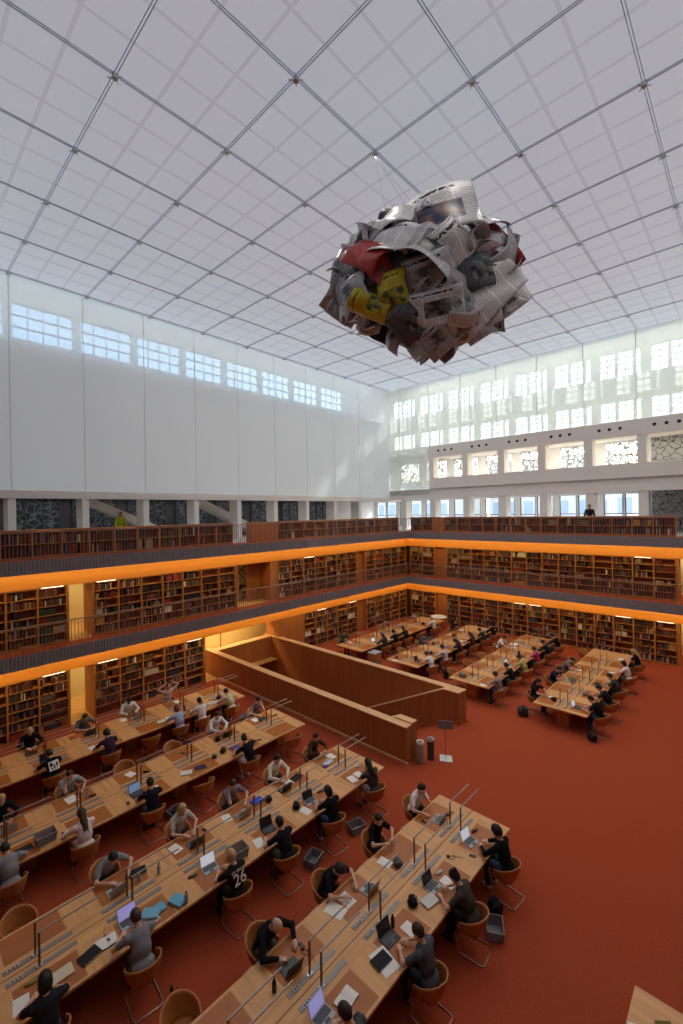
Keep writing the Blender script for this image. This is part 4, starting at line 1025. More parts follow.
FAR = [
 ('E', -1, 18.15, 'long-haired person in black at the near corner', dict(pose='type', hair=('long', 'black'), shirt=(26, 24, 28)), ['paper:0', 'bag:-.3:48-46-50']),
 ('E', -1, 20.3, 'person in navy top with short black hair', dict(pose='write', hair=('short', 'black'), shirt=(34, 36, 62)), ['lap:silver:white:0', 'note:.35:green:84-140-70']),
 ('E', -1, 22.0, 'person in grey top leaning over papers', dict(pose='bow', hair=('short', 'black'), shirt=(118, 112, 112)), ['paper:0']),
 ('E', 1, 17.8, 'person in black top at the near carpet corner', dict(pose='write', hair=('short', 'black'), shirt=(26, 26, 30)), ['lap:grey:white:0']),
 ('E', 1, 19.2, 'person in black with grey jacket on lap', dict(pose='bow', hair=('short', 'black'), shirt=(30, 30, 34)), ['bag:0:150-140-150']),
 ('E', 1, 20.7, 'person in dark grey top facing the lamps', dict(pose='write', hair=('short', 'dark'), shirt=(66, 64, 66), ), ['note:0:dark:50-50-54']),
 ('E', 1, 22.6, 'black-haired person in white shirt', dict(pose='type', hair=('bob', 'black'), shirt=(232, 226, 220)), ['paper:0']),
 ('E', 1, 24.8, 'blond person in black top', dict(pose='type', hair=('long', 'blond'), shirt=(28, 26, 30)), ['book:0']),
 ('Ff', -1, 23.3, 'person in white tee and black skirt', dict(pose='write', hair=('short', 'dark'), shirt=(226, 220, 214)), ['note:0:white:220-220-214']),
 ('Ff', 1, 17.75, 'person in grey-mauve top at the near corner', dict(pose='type', hair=('short', 'black'), shirt=(150, 134, 130)), ['paper:.2', 'phone:-.2']),
 ('Ff', 1, 19.2, 'person in black dress with dark bun', dict(pose='write', hair=('bun', 'dark'), shirt=(30, 26, 34)), ['note:.1:red:170-60-60']),
 ('Ff', 1, 20.6, 'person in yellow-green shirt', dict(pose='write', hair=('short', 'black'), shirt=(176, 170, 92)), ['lap:silver:white:0']),
 ('Ff', 1, 22.2, 'person in magenta shirt', dict(pose='type', hair=('short', 'dark'), shirt=(180, 60, 110)), ['lap:grey:dark:0']),
 ('Ff', 1, 23.8, 'person in dark blue jacket', dict(pose='write', hair=('short', 'black'), shirt=(30, 36, 50), sleeve='long'), ['paper:0']),
 ('Ff', 1, 25.3, 'person in black jacket at the bookcase end', dict(pose='write', hair=('short', 'black'), shirt=(24, 26, 34), sleeve='long'), ['note:0:brown:110-80-60']),
 ('G', 1, 18.3, 'person in white tee at the near corner', dict(pose='write', hair=('short', 'brown'), shirt=(222, 216, 212)), ['lap:black:dark:0']),
 ('G', 1, 19.6, 'person in pale lilac shirt with cap of black hair', dict(pose='type', hair=('short', 'black'), shirt=(206, 192, 202), sleeve='long'), ['bag:0:70-66-70']),
 ('G', 1, 21.2, 'long dark-haired person in dark dress', dict(pose='write', hair=('long', 'dark'), shirt=(60, 44, 50)), ['note:.1:violet:130-90-120']),
 ('G', 1, 22.6, 'person in maroon top', dict(pose='type', hair=('long', 'brown'), shirt=(92, 52, 56)), ['book:0']),
 ('G', 1, 24.0, 'person in charcoal top', dict(pose='write', hair=('short', 'black'), shirt=(54, 50, 54)), ['paper:0']),
 ('G', 1, 25.3, 'person in black coat', dict(pose='write', hair=('short', 'black'), shirt=(28, 28, 34), sleeve='long'), ['note:0:grey:130-130-130']),
 ('G', -1, 21.1, 'person in teal jacket', dict(pose='bow', hair=('short', 'dark'), shirt=(66, 92, 104), sleeve='long'), ['bag:0:88-96-96']),
 ('G', -1, 24.7, 'dark-haired person in black sweater', dict(pose='type', hair=('bob', 'black'), shirt=(30, 30, 36), sleeve='long'), ['paper:0']),
 ('Hh', 1, 19.35, 'long-haired person in bottle green', dict(pose='prop', hair=('long', 'brown'), shirt=(50, 66, 56), sleeve='long'), ['lap:silver:white:0']),
 ('Hh', 1, 20.35, 'curly-haired person in black tee', dict(pose='propl', hair=('curly', 'black'), shirt=(26, 26, 28)), ['paper:0']),
 ('Hh', 1, 21.4, 'brown-haired person in black sweater', dict(pose='write', hair=('bob', 'brown'), shirt=(36, 32, 34), sleeve='long'), ['note:0:brown:120-90-70']),
 ('Hh', 1, 24.4, 'person in white shirt with dark green vest', dict(pose='type', hair=('short', 'blond'), shirt=(214, 210, 204), sleeve='long'), ['bag:0:40-58-50']),
 ('Hh', -1, 18.4, 'person in dark green jacket', dict(pose='type', hair=('short', 'black'), shirt=(52, 76, 66), sleeve='long'), ['paper:0']),
 ('Hh', -1, 22.3, 'person in rosy top among the white bags', dict(pose='write', hair=('short', 'dark'), shirt=(150, 110, 104)), ['bag:.2:196-190-184']),
]
def tint(c): return tuple(max(0, min(255, v)) for v in c)
for lst, fine in ((NEAR, True), (FAR, False)):
    for (key, side, y, who, opt, items) in lst:
        x, rz = seat(key, side); tb = TABLES[key][4]
        who2 = who if fine else f'{who}, {"third" if key == "G" else "second" if key == "Ff" else ""}{" " if key in ("G", "Ff") else ""}far table {"by the carpet" if key == "E" else "by the bookcases" if key == "Hh" else "from the carpet"}'
        rj = rz+R.uniform(-.12, .12)
        if 'lower' not in opt: opt = dict(opt, lower=('trousers', R.choice([(46, 48, 58), (60, 70, 92), (38, 36, 38), (92, 84, 74)])))
        if 'shoe' not in opt: opt = dict(opt, shoe=R.choice([(210, 206, 200), (44, 42, 42), (120, 100, 84)]))
        o, kids = person(x, y, rj, f'{who2}, seated at {tb}' if fine else f'{who2}, seated', fine=fine, **opt)
        o['label'] = ' '.join(o['label'].split()[:16])
        chair(x, y, rj, f'tan leather chair under the {who}')
        items_for(x, y, rz, who, items)
        if 'numbered 26' in who:
            J = skeleton(opt['pose']); cu = D.curves.new('back_number', 'FONT'); cu.body = '26'; cu.size = .30; cu.align_x = 'CENTER'; cu.extrude = .004
            f_ = D.objects.new('back_number', cu); C.objects.link(f_); f_.parent = kids['shirt']; f_.data.materials.append(SHEETW); FT = f_
            b_ = J['ch']-J['up']*.17; f_.location = (b_[0]-.150, 0, b_[2]); f_.rotation_euler = Euler((PI/2-0, 0, -PI/2), 'XYZ'); f_.rotation_euler = (Matrix.Rotation(J['lean']*.8, 3, 'Y') @ Euler((PI/2, 0, -PI/2)).to_matrix()).to_euler()
            dg = bpy.context.evaluated_depsgraph_get(); dg.update(); me_ = D.meshes.new_from_object(f_.evaluated_get(dg)); nb = link('back_number', me_, kids['shirt']); nb.location = f_.location; nb.rotation_euler = f_.rotation_euler; nb.scale = (1, 1, 1); D.objects.remove(f_)
            nb['label'] = 'white number 26'
            cu = D.curves.new('back_lettering', 'FONT'); cu.body = 'ST. PAULI'; cu.size = .075; cu.align_x = 'CENTER'; cu.extrude = .004
            f_ = D.objects.new('back_lettering_curve', cu); C.objects.link(f_); cu.materials.append(SHEETW); dg = bpy.context.evaluated_depsgraph_get(); dg.update(); me_ = D.meshes.new_from_object(f_.evaluated_get(dg)); D.objects.remove(f_)
            nl = link('back_lettering', me_, kids['shirt']); b_ = J['ch']+J['up']*.05; nl.location = (b_[0]-.148, 0, b_[2]-.012); nl.rotation_euler = nb.rotation_euler
        if 'white back print' in who:
            J = skeleton(opt['pose']); mb = MB(); b_ = J['ch']-J['up']*.12; q = np.array([-J['up'][2], 0, J['up'][0]])
            def pt(u, v, d=0): p = b_+J['up']*(-.13+.26*v)+q*(.142+d-.02*(u-.5)**2*4); return (p[0], -.13+.26*u, p[2])
            mb.grid(lambda u, v: pt(u, v), 6, 6); mb.cur = 1
            for (u0, u1, v0, v1) in ((.12, .3, .3, .8), (.4, .55, .2, .6), (.62, .9, .45, .85), (.2, .8, .1, .16), (.65, .8, .2, .35)): mb.grid(lambda u, v: pt(u0+(u1-u0)*u, v0+(v1-v0)*v, .002), 2, 2)
            mb.obj('back_print', [SHEETW, BLACK], kids['shirt'])
        if 'black vest' in who: pass
# empty chairs
for key, side, y, lab in [('A', -1, 3.05, 'empty tan chair pushed in at the bottom edge of the near table beside the carpet'), ('B', -1, 1.75, 'empty tan chair, wall side of second near table, beside the bent grey tee reader'),
    ('Cc', -1, 6.5, 'empty tan chair behind a grey pencil case, third near table from the carpet'), ('Cc', -1, 5.0, 'empty tan chair behind loose papers, third near table from the carpet'),
    ('Cc', 1, 6.25, 'empty tan chair between navy tee and white skirt readers, third near table'), ('Cc', 1, 9.5, 'empty tan chair in shade at the stair end of third near table'),
    ('Dd', 1, 6.35, 'empty tan chair between purple tee and light blue readers, bookcase-side near table'), ('Cc', 1, .4, 'empty tan chair at the left frame edge, third near table'),
    ('Ff', -1, 18.3, 'empty tan chair closest to the stair, second far table'), ('Ff', -1, 19.8, 'empty tan chair, second from the near end, second far table'), ('Ff', -1, 21.3, 'empty tan chair, third from the near end, second far table'),
    ('Ff', -1, 24.8, 'empty tan chair behind the white tee reader, second far table'), ('E', -1, 23.6, 'empty tan chair past the grey top reader, far table beside the carpet'), ('E', -1, 25.2, 'empty tan chair nearest the bookcases, far table beside the carpet'),
    ('G', -1, 19.3, 'empty tan chair near the white-topped box, third far table'), ('Hh', 1, 22.9, 'empty tan chair beside the brown-haired black sweater reader, far bookcase-side table'), ('Hh', -1, 20.2, 'empty tan chair behind the green jacket, far bookcase-side table')]:
    x, rz = seat(key, side); chair(x-side*.05, y, rz+R.uniform(-.15, .15), lab)
# ------------------------------------------------------------------ loose things at empty places and on the floor
x, rz = seat('Cc', -1); pouch(x+.72, 6.5, Z0, .4, 'grey-green pencil case before an empty chair on the third near table', (104, 106, 96))
paper(x+.62, 4.95, Z0, .3, 'white paper before an empty chair on the third near table'); pouch(x+.85, 5.3, Z0, .8, 'dark pouch before an empty chair on the third near table', (40, 38, 40))
x, rz = seat('Cc', 1); notebook(x-.6, 6.45, Z0, 2.9, 'closed navy folder at an empty place of the third near table', (58, 56, 84)); notebook(x-.66, 6.05, Z0, 2.6, 'open white-edged folder at an empty place of the third near table', (214, 212, 206))
bag(x-.75, 7.0, Z0, 2.4, 'small green-grey bag between empty place and white skirt reader', (84, 88, 76), .5)
phone(x-.6, 8.55, Z0, 1.2, 'black tablet case at the stair end of the third near table')
x, rz = seat('A', 1); cable(x-.95, 8.3, Z0, .6, 'thin cable loop between two readers of the carpet-side near table')
bottle(-9.05, 3.95, Z0, 'glass jar between the papers on the second near table'); bottle(-7.98, 4.0, Z0, 'clear bottle near the table edge beside the sky blue folder')
notebook(-8.12, 3.9, Z0+.032, 1.9, 'sky blue folder near the edge of the second near table', (108, 176, 206)); notebook(-8.2, 3.42, Z0+.0585, 2.4, 'second sky blue folder on papers of the second near table', (120, 182, 208))
# table cut off at the lower right
paper(-1.25, 7.3, Z0, .3, 'paper on the cut-off table at the bottom edge'); notebook(-.95, 7.55, Z0, .7, 'olive folder on the cut-off table', (120, 104, 60)); notebook(-.98, 6.9, Z0, -.1, 'pale folder on the cut-off table', (206, 210, 214))
basket(-7.55, 6.9, 0, .3, 'grey basket on the carpet between white tee and black tee chairs'); basket(-7.5, 8.35, 0, -.3, 'grey basket on the carpet beside the black-haired laptop reader')
basket(-3.72, 8.08, 0, .5, 'grey basket on the open carpet behind the brown-grey tee reader'); bag(-3.9, 8.5, 0, 1.2, 'black bag on the carpet behind the grey basket', (38, 38, 42), .9)
basket(-11.5, 5.5, 0, .2, 'grey basket with a dark bag beside the navy tee chair'); bag(-11.5, 5.5, .01, .6, 'dark bag stuffed in the grey basket', (48, 46, 50), .62)
bag(-14.31, 7.3, 0, .2, 'dark blue bag on the carpet behind the light blue top reader', (44, 48, 70), 1.1); bag(-14.3, 5.55, 0, 3.1, 'grey bag on the carpet behind the purple tee reader', (78, 78, 84))
bag(-14.3, 5.93, 0, 0, 'black bag beside the grey bag behind the purple tee reader', (44, 44, 48), .9)
basket(-14.7, 9.95, 0, .4, 'grey basket at the stair end of the bookcase-side near table')
bag(-6.72, 17.42, 0, 2.2, 'round black bag on the carpet by the near far-table corner', (60, 60, 66), 1.2); bag(-4.2, 17.1, 0, 1., 'dark bag at the foot of the near carpet corner reader', (52, 50, 54), .9)
bag(-10.95, 19.0, 0, .3, 'tall dark bag on the carpet between second and third far tables', (46, 46, 52), 1.4)
bag(-9.5, 17.8, Z0, .8, 'grey-green bag on the near end of second far table', (132, 138, 132), .95); pouch(-9.3, 18.35, Z0, .5, 'black-white pouch on the near end of second far table', (70, 70, 72))
bag(-13.2, 17.95, Z0, .4, 'pink and grey bag on the near end of third far table', (128, 110, 114), .6); paper(-13.05, 17.62, Z0, .4, 'white sheet on the near end of third far table')
bag(-14.35, 17.75, 0, .9, 'blue-grey bag on the carpet by the white-topped box', (74, 80, 96), 1.2)
notebook(-9.5, 24.6, Z0, .3, 'large pale folder on the bookcase end of second far table', (150, 160, 156)); paper(-9.62, 24.0, Z0, 1.2, 'white sheet on the bookcase end of second far table', 1.8)
for i, (bx_, by_) in enumerate([(-16.65, 23.0), (-16.62, 24.75), (-16.5, 21.0), (-12.9, 23.2)]):
    bag(bx_, by_, Z0, i, f'{["white", "rosy", "pale grey", "dark"][i]} bag on the {"bookcase-side" if i < 3 else "third"} far table', [(200, 196, 190), (190, 120, 116), (160, 164, 164), (84, 80, 84)][i], .7)
# small bottles on the carpet in front
bottle(-6.95, 4.95, 0, 'clear slim bottle standing on the carpet behind the numbered jersey'); t = bottle(-7.25, 3.35, 0, 'slim bottle standing on the carpet near the bottom edge', (60, 44, 36))
# low cabinet with white top
t = thing('low_cabinet', 'low wooden cabinet with pale grey top beyond the stair wall', 'cabinet', (-14.95, 18.35, 0))
mb = MB(); mb.bbox(-.25, .25, -.3, .3, .04, .56, .006); mb.obj('body', OAK_V, t); mb = MB(); mb.bbox(-.26, .26, -.31, .31, .56, .6, .004); mb.obj('top', LGREY, t); mb = MB(); mb.box(-.22, .22, -.27, .27, 0, .04); mb.obj('plinth', BLACK, t)
mb = MB(); mb.box(-.2, .2, -.308, -.302, .08, .52); d = mb.obj('door', OAK_V, t); mb = MB(); mb.tube([(.12, -.315, .3), (.12, -.33, .32), (.12, -.33, .4), (.12, -.315, .42)], .008, 6); mb.obj('handle', STEEL, d)
# waste bins at the stair wall
for i, (bx_, by_, lab) in enumerate([(-7.98, 12.05, 'white-topped waste bin closest to the near stair wall'), (-7.82, 12.42, 'dark waste bin with steel ring beside the sign stand')]):
    t = thing('waste_bin', lab, 'waste bin', (bx_, by_, 0), 0, 'waste bins at the stair wall')
    MB().lathe([(.105, 0), (.11, .02), (.122, .58), (.122, .6)], 18).obj('bin_body', [LGREY, DGREY][i], t, True)
    mb = MB(); prof = [(.127, .6), (.127, .66), (.122, .675), (.092, .675), (.085, .62)]
    m_ = 18; mb.add([(r*math.cos(2*PI*k/m_), r*math.sin(2*PI*k/m_), z) for r, z in prof for k in range(m_)], [(a*m_+k, a*m_+(k+1) % m_, (a+1)*m_+(k+1) % m_, (a+1)*m_+k) for a in range(4) for k in range(m_)])
    mb.obj('bin_rim', [PAPER, STEEL][i], t, True); MB().lathe([(.095, .60), (.095, .612)], 16).obj('bin_liner', BLACK, t)
# sign stand
t = thing('sign_stand', 'grey sign panel on a thin pole at the stair entrance', 'sign stand', (-7.45, 12.75, 0), .55)
MB().bbox(-.2, .2, -.2, .2, 0, .025, .006).obj('foot_plate', STEEL, t); MB().tube([(0, 0, .02), (0, 0, 1.2)], .014, 8).obj('pole', STEEL, t)
mb = MB(); mb.bbox(-.24, .24, -.014, .004, .98, 1.25, .004); mb.obj('sign_panel', flat(132, 130, 130), t); MB().box(-.24, .24, -.016, -.0145, 1.236, 1.248).obj('panel_edge', LGREY, t)
# low round white table far corner
t = thing('round_table', 'small round white table near the far bookcase corner', 'table', (-16.1, 26.9, 0)); MB().lathe([(.55, .72), (.56, .73), (.56, .75), (.54, .76)], 24).obj('table_top', SHEETW, t); MB().lathe([(.25, 0), (.25, .02), (.04, .05), (.04, .72)], 14).obj('pedestal', STEEL, t)
# people of the upper gallery
person(-7.0, 28.7, -PI/2, 'dark figure standing behind the low bookcases of the far upper gallery', 'up', ('short', 'black'), 'm', (34, 34, 40), 'long', fine=False, stand=True, z=L2)
person(-24.6, 9.0, 0, 'person in yellow-green top beside the white stair flight, upper gallery', 'up', ('short', 'dark'), 'm', (196, 204, 50), 'long', fine=False, stand=True, z=L2)

# ------------------------------------------------------------------ hanging newspaper sculpture
def news_mat(name, paper_c, ink, photo=None, photo2=None, seed=0, rows=26):
    m = D.materials.new(name); m.use_nodes = True; nt = m.node_tree; N = nt.nodes; b = N['Principled BSDF']; K = nt.links.new
    b.inputs['Roughness'].default_value = .38; b.inputs['Specular IOR Level'].default_value = .4
    uv = N.new('ShaderNodeUVMap'); sp = N.new('ShaderNodeSeparateXYZ'); K(uv.outputs[0], sp.inputs[0])
    def mth(op, a, bb=None):
        n_ = N.new('ShaderNodeMath'); n_.operation = op
        for i_, v in enumerate((a, bb)):
            if v is None: continue
            if isinstance(v, (int, float)): n_.inputs[i_].default_value = v
            else: K(v, n_.inputs[i_])
        return n_.outputs[0]
    U, V = sp.outputs[0], sp.outputs[1]
    lines = mth('LESS_THAN', mth('FRACT', mth('MULTIPLY', V, rows)), .55)
    cols = mth('GREATER_THAN', mth('FRACT', mth('MULTIPLY', U, 4)), .1)
    wn = N.new('ShaderNodeTexNoise'); wn.inputs['Scale'].default_value = 55; K(uv.outputs[0], wn.inputs['Vector'])
    word = mth('GREATER_THAN', wn.outputs['Fac'], .42)
    ink_f = mth('MULTIPLY', mth('MULTIPLY', lines, cols), mth('MULTIPLY', word, .62))
    head = mth('MULTIPLY', mth('GREATER_THAN', V, .84), mth('MULTIPLY', mth('LESS_THAN', V, .92), mth('GREATER_THAN', N.new('ShaderNodeTexNoise').outputs['Fac'], .45)))
    def rect(u0, u1, v0, v1): return mth('MULTIPLY', mth('MULTIPLY', mth('GREATER_THAN', U, u0), mth('LESS_THAN', U, u1)), mth('MULTIPLY', mth('GREATER_THAN', V, v0), mth('LESS_THAN', V, v1)))
    def mix(f, a, c):
        n_ = N.new('ShaderNodeMixRGB'); K(f, n_.inputs[0])
        for i_, v in ((1, a), (2, c)):
            if isinstance(v, tuple): n_.inputs[i_].default_value = v
            else: K(v, n_.inputs[i_])
        return n_.outputs[0]
    col = mix(ink_f, paper_c, ink)
    blank = rect(.02, .98, .82, .95); col = mix(blank, col, paper_c)
    wn2 = N.new('ShaderNodeTexNoise'); wn2.inputs['Scale'].default_value = 22; K(uv.outputs[0], wn2.inputs['Vector'])
    col = mix(mth('MULTIPLY', rect(.08, .8, .85, .91), mth('GREATER_THAN', wn2.outputs['Fac'], .44)), col, ink)
    if photo:
        pn_ = N.new('ShaderNodeTexNoise'); pn_.inputs['Scale'].default_value = 5; pn_.inputs['Detail'].default_value = 3; K(uv.outputs[0], pn_.inputs['Vector'])
        rp = N.new('ShaderNodeValToRGB'); rp.color_ramp.elements[0].color = photo; rp.color_ramp.elements[1].color = photo2 or paper_c; rp.color_ramp.elements[0].position = .42; rp.color_ramp.elements[1].position = .6; K(pn_.outputs['Fac'], rp.inputs[0])
        u0 = .15+.3*((seed*37) % 10)/10; v0 = .1+.3*((seed*53) % 10)/10
        col = mix(rect(u0, u0+.48, v0, v0+.42), col, rp.outputs[0])
    K(col, b.inputs['Base Color']); return m
INKC = srgb(40, 40, 44); NP = srgb(232, 232, 232)
NEWS = [news_mat('newsprint_text', NP, INKC), news_mat('newsprint_portrait', NP, INKC, srgb(44, 60, 92), srgb(150, 110, 86), 1), news_mat('newsprint_dark_photo', srgb(214, 214, 214), INKC, srgb(44, 46, 50), srgb(120, 122, 122), 2),
        news_mat('newsprint_red', srgb(176, 52, 46), srgb(120, 30, 28), srgb(200, 70, 60), srgb(170, 40, 40), 3), news_mat('newsprint_yellow', srgb(196, 182, 40), srgb(90, 84, 20), srgb(60, 60, 30), srgb(170, 160, 40), 4),
        news_mat('newsprint_teal', srgb(74, 98, 94), srgb(34, 46, 46), srgb(30, 50, 50), srgb(90, 110, 100), 5), news_mat('newsprint_grey', srgb(178, 178, 182), INKC, srgb(70, 72, 78), srgb(150, 150, 150), 6),
        news_mat('newsprint_black', srgb(86, 86, 90), srgb(30, 30, 34), srgb(16, 16, 18), srgb(120, 120, 120), 7), news_mat('newsprint_pink', srgb(170, 140, 140), INKC, srgb(110, 60, 90), srgb(190, 150, 150), 8)]
NNAME = ['white text page', 'page with blue portrait', 'page with dark photo', 'red page', 'yellow page', 'teal page', 'grey page', 'black page', 'pink page']
CLOUD = Vector((-6.87, 11.1, 14.75))
cl = thing('newspaper_sculpture', 'hanging cloud of crumpled oversized newspaper sheets below the ceiling', 'sculpture', CLOUD)
# view-independent frame of the cloud: its long axis runs across the room diagonal
yaw_c = .7535
ax_r = Vector((math.cos(yaw_c), math.sin(yaw_c), 0)); ax_f = Vector((-math.sin(yaw_c), math.cos(yaw_c), 0)); ax_u = Vector((0, 0, 1))
rc = random.Random(5)
def sheet(pos, nrm, spin, w_, h_, m, curl, curl2, fold=0):
    nrm = nrm.normalized(); ref = ax_u if abs(nrm.z) < .9 else ax_r
    tx = ref.cross(nrm).normalized(); ty = nrm.cross(tx)
    c, s = math.cos(spin), math.sin(spin); tx, ty = tx*c+ty*s, ty*c-tx*s
    nu, nv = 14, 12; vs = []; uv = []
    ph = rc.uniform(0, 6)
    for i in range(nu+1):
        for j in range(nv+1):
            u, v = i/nu-.5, j/nv-.5
            a = curl*u*2; xw = (math.sin(a)/curl*.5 if abs(curl) > .05 else u)*w_; zz = ((1-math.cos(a))/curl*.5*w_ if abs(curl) > .05 else 0)
            zz += curl2*h_*(v*v)*(1 if fold == 0 else (1 if v > 0 else -.4)) + .05*math.sin(5*u+ph)*math.cos(4*v+ph)+.03*math.sin(9*v+7*u+ph)
            vs.append(pos+tx*xw+ty*(v*h_)+nrm*(-zz)); uv.append((u+.5, v+.5))
    me = D.meshes.new('newspaper_sheet'); fs = [(i*(nv+1)+j, (i+1)*(nv+1)+j, (i+1)*(nv+1)+j+1, i*(nv+1)+j+1) for i in range(nu) for j in range(nv)]
    me.from_pydata([tuple(v) for v in vs], [], fs); me.materials.append(NEWS[m]); me.polygons.foreach_set('use_smooth', [True]*len(fs))
    ul = me.uv_layers.new(name='UVMap')
    for lp in me.loops: ul.data[lp.index].uv = uv[lp.vertex_index]
    o = link('newspaper_sheet', me, cl); o['label'] = NNAME[m]
    sd = o.modifiers.new('thick', 'SOLIDIFY'); sd.thickness = .012
SR, SF, SU = 2.6, 1.6, 1.9
# inner crumpled layer
cnt = 46
for i in range(cnt):
    z = 1-2*(i+.5)/cnt; t = i*2.39996; rr = math.sqrt(1-z*z); d = Vector((rr*math.cos(t), rr*math.sin(t), z))
    p = ax_r*d.x*SR*.82+ax_f*d.y*SF*.8+ax_u*d.z*SU*.78
    nrm = ax_r*(d.x/SR)+ax_f*(d.y/SF)+ax_u*(d.z/SU); nrm = nrm.normalized()+Vector((rc.uniform(-.9, .9), rc.uniform(-.9, .9), rc.uniform(-.9, .9)))
    m = rc.choices(range(9), [7, .8, 4, .3, .0, .4, 6, 3.0, .5])[0]
    sheet(p, nrm, rc.uniform(0, 6.28), rc.uniform(1.2, 1.8), rc.uniform(1.0, 1.5), m, rc.uniform(.6, 2.0)*rc.choice((1, 1, -1)), rc.uniform(-.5, .6))
# outer sheets placed after the sculpture: (across, towards back, up) in cloud radii, size, page, curl
OUT = [(-.05, -.78, .66, 2.2, 1.35, 1, 1.0, .3, .15), (-.5, -.55, .72, 1.5, 1.0, 0, 1.3, .2, .3), (.18, -.4, 1.02, 1.7, 1.0, 6, 1.4, .2, .5), (-.02, -.95, .15, 1.5, 1.6, 2, 1.2, -.4, -.3), (.25, -.9, .1, 1.4, 1.3, 0, 1.5, .5, .6),
       (-.52, -.85, .3, 1.5, .8, 0, .9, .3, -.1), (-.75, -.65, .22, .7, 1.5, 3, .8, .3, .75), (-.62, -.75, .05, 1.6, .8, 3, .7, .3, -.6), (-.78, -.6, -.02, 1.2, 1.0, 7, 1.0, .4, .3), (-.98, -.2, .15, 1.0, 1.5, 6, 1.6, .3, .1), (-.9, -.5, -.35, 1.1, .7, 6, 1.0, .2, .4),
       (-.5, -.85, -.5, 1.0, .9, 4, 2.2, .8, .3), (-.68, -.75, -.62, .8, .9, 4, 2.4, -.6, 1.2), (-.12, -.95, -.35, 1.3, 1.0, 6, 1.3, .4, .2), (.0, -.85, -.7, 1.3, .8, 2, .6, .2, -.1), (.25, -.85, -.55, 1.0, 1.4, 6, 1.2, .5, .8),
       (.55, -.75, -.45, 1.9, .9, 0, .5, .1, .75), (.38, -.85, -.15, 1.1, .9, 7, 1.4, .5, .5), (.62, -.7, .12, 1.3, .8, 8, 1.0, .4, .3), (.85, -.45, .05, 1.2, 1.3, 6, 1.0, .6, -.4), (.95, -.25, -.2, 1.3, .9, 0, .8, .4, .5), (.75, -.55, .42, 1.2, .9, 0, 1.3, .5, .9),
       (.55, -.6, .68, .9, .9, 2, .9, .2, .5), (.42, -.6, .55, 1.1, 1.0, 6, 1.6, .4, 1.2), (.3, -.55, -.98, 1.3, .8, 2, .7, .4, .3), (.05, -.6, -1.05, .9, .8, 6, .9, .3, .9), (-.28, -.75, -.85, .9, .9, 7, 1.2, .3, .6), (.62, -.72, -.1, .8, .9, 5, 1.5, .4, .2), (-.3, -.8, .12, 1.0, .9, 5, .9, .2, .1),
       (.45, -.35, .98, .9, .5, 2, .7, .3, .2), (-.2, -.2, 1.0, 1.3, .9, 3, 1.2, .3, .5), (-.75, -.3, .6, 1.3, .8, 6, 1.2, .2, .4), (.92, .1, .3, 1.2, 1.2, 6, 1.0, .4, .3), (-.9, .4, 0, 1.2, 1.2, 2, 1.0, .4, .3)]
for (a, f_, u_, w_, h_, m, c1, c2, spin) in OUT:
    p = ax_r*a*SR+ax_f*f_*SF+ax_u*u_*SU; nrm = ax_r*(a/SR)+ax_f*(f_/SF)*1.3+ax_u*(u_/SU)
    nrm = nrm.normalized()+Vector((rc.uniform(-.42, .42), rc.uniform(-.42, .42), rc.uniform(-.42, .42)))
    sheet(p, nrm, spin+rc.uniform(-.3, .3), w_*1.15, h_*1.15, m, c1*.62, c2*1.3, rc.choice((0, 0, 1)))
for i in range(18):      # flaps standing off the outline
    t = i*2*PI/18+rc.uniform(-.12, .12); d = ax_r*math.cos(t)+ax_u*math.sin(t)
    p = ax_r*math.cos(t)*SR*.93+ax_u*math.sin(t)*SU*.93+ax_f*rc.uniform(-.5, .3)
    nrm = -ax_f*rc.uniform(.5, 1)+Vector((rc.uniform(-.5, .5), rc.uniform(-.5, .5), rc.uniform(-.5, .5)))+d*.25
    sheet(p, nrm, rc.uniform(0, 6.28), rc.uniform(.7, 1.2), rc.uniform(.55, .9), rc.choices(range(9), [5, 0, 4, .4, 0, .6, 5, 3, .6])[0], rc.uniform(.3, 1.3), rc.uniform(-.4, .6))
for (a, f_) in ((-.45, 0), (.2, -.3), (.3, .4)):
    mb = MB(); p = ax_r*a*SR*.8+ax_f*f_*SF; q = Vector((-7.9, 10.1, ZC-.172))-CLOUD
    mb.tube([p+ax_u*.9, q], .006, 5); mb.obj('suspension_cable', STEEL, cl)

# ------------------------------------------------------------------ light
def area(name, loc, rot, sx, sy, power, col):
    l = D.lights.new(name, 'AREA'); l.shape = 'RECTANGLE'; l.size = sx; l.size_y = sy; l.energy = power; l.color = col
    o = D.objects.new(name, l); C.objects.link(o); o.location = loc; o.rotation_euler = rot; return o
WARM = (1, .76, .27)
for z in (L1-SLAB, L2-SLAB):
    # linear lamps under the gallery edges, washing friezes and shelves
    area('gallery_strip_lamp', (XF-.12, (YN+YB)/2, z-.02), (0, .95, 0), .05, YB-YN, STRIP, WARM)
    area('gallery_strip_lamp', ((XF+XE)/2, YF+.12, z-.02), (.95, 0, 0), XE-XF, .05, STRIP*.85, WARM)
for z in (L1-SLAB-.06, L2-SLAB-.06):
    area('corridor_lamp', (-21.3, 8.5, z), (0, 0, 0), .3, 12, 150, (1, .78, .42)); area('corridor_lamp', (-2.3, 29.4, z), (0, 0, 0), 1.5, .3, 40, (1, .8, .5))
area('recess_lamp', (-21.2, 13.2, 2.75), (0, 0, 0), .4, 4, 85, (1, .74, .34))
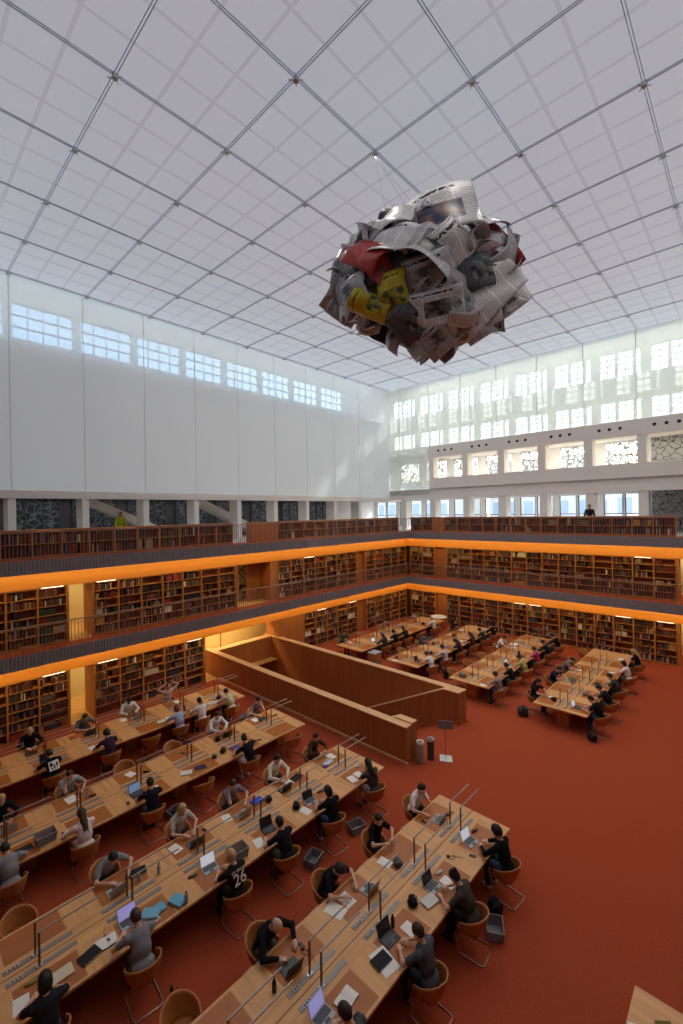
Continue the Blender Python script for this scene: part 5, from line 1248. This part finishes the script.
for i, x in enumerate(xs):  # hidden spots added at the nodes to lift light on floor and tables
    for j, y in enumerate(ys):
        if y > 30 or y < 0 or x < -22: continue
        if y < 5: continue
        l = D.lights.new('node_fill_spot', 'SPOT'); l.energy = DOWN*(0 if y < 5 else 25/100 if y < 9 else 1.0 if y < 14 else 1.4); l.spot_size = 1.9; l.spot_blend = .6; l.shadow_soft_size = .05; l.color = (1, .93, .85)
        o = D.objects.new('node_fill_spot', l); C.objects.link(o); o.location = (x, y, ZC-.2)
# far gallery downlights behind the lattice storey
area('lattice_storey_lamp', (-9, 32.6, 12.55), (0, 0, 0), 20, .6, 260, (1, .9, .7))
area('upper_gallery_lamp', (-25.5, 13, 9.0), (0, 0, 0), .6, 24, 90, (1, .95, .9))
area('cavity_fill_lamp', (-24.15, 13, 19.5), (0, 0, 0), 1.4, 36, 420, (.86, .94, 1)); area('cavity_fill_lamp', (-8, 32.4, 19.5), (0, 0, 0), 28, 1.8, 520, (1, .99, .96))  # unseen fill lamps added above both cavities to brighten the frosted glass
sun = D.lights.new('sun', 'SUN'); sun.energy = SUNE; sun.angle = .03; sun.color = (1, .96, .9)
so = D.objects.new('sun', sun); C.objects.link(so)
so.rotation_euler = Vector((-.42, -.78, -.54)).to_track_quat('-Z', 'Y').to_euler()
wd = D.worlds.new('sky'); bpy.context.scene.world = wd; wd.use_nodes = True; nt = wd.node_tree
sk = nt.nodes.new('ShaderNodeTexSky'); sk.sky_type = 'NISHITA'; sk.sun_disc = False; sk.sun_elevation = math.radians(32); sk.sun_rotation = math.radians(20); sk.air_density = 1.2; sk.dust_density = 1.2
nt.links.new(sk.outputs[0], nt.nodes['Background'].inputs[0]); nt.nodes['Background'].inputs[1].default_value = SKY
# the city outside the far windows
g = MB(); g.box(-120, 90, 35.2, 160, -.3, -.1); struct('ground_outside', g, flat(150, 150, 146))
for i, (x0, x1, y0, h) in enumerate([(-60, -34, 62, 13), (-32, -14, 70, 16), (-12, 4, 58, 11), (6, 26, 66, 14)]):
    t = thing('office_building', f'pale office block behind the far gallery windows, {["wide and distant", "tall and set back", "low and near", "at the street corner"][i]}', 'building', ((x0+x1)/2, y0, 0))
    mb = MB(); mb.bbox(-(x1-x0)/2, (x1-x0)/2, 0, 10, 0, h, .1); mb.obj('facade', flat(214, 210, 202), t)
    for r_ in range(int(h/3.2)):
        mb = MB()
        for c_ in range(int((x1-x0)/2.5)): X = -(x1-x0)/2+.7+c_*2.5; mb.box(X, X+1.4, -.05, -.005, 1+r_*3.2, 2.9+r_*3.2)
        mb.obj('window_pane', mat('far_window', srgb(158, 172, 184), .2), t)

# ------------------------------------------------------------------ camera
cam = D.cameras.new('camera'); co = D.objects.new('camera', cam); C.objects.link(co); bpy.context.scene.camera = co
YAW, ROLL = .7535, -.0167
c, s = math.cos(YAW), math.sin(YAW)
fw = Vector((-s, c, 0)); rt = Vector((c, s, 0)); up = Vector((0, 0, 1))
r3 = rt*math.cos(ROLL)+up*math.sin(ROLL); u3 = up*math.cos(ROLL)-rt*math.sin(ROLL)
M = Matrix(((r3.x, u3.x, -fw.x), (r3.y, u3.y, -fw.y), (r3.z, u3.z, -fw.z))).to_4x4(); M.translation = (0, 0, 8.15)
co.matrix_world = M; cam.sensor_fit = 'AUTO'; cam.sensor_width = 36; cam.lens = 439.2*36/1024; cam.clip_end = 500; cam.clip_start = .05
sc = bpy.context.scene
sc.view_settings.view_transform = 'Standard'; sc.view_settings.look = 'None'; sc.view_settings.gamma = 1; sc.view_settings.use_curve_mapping = False; sc.view_settings.exposure = 0
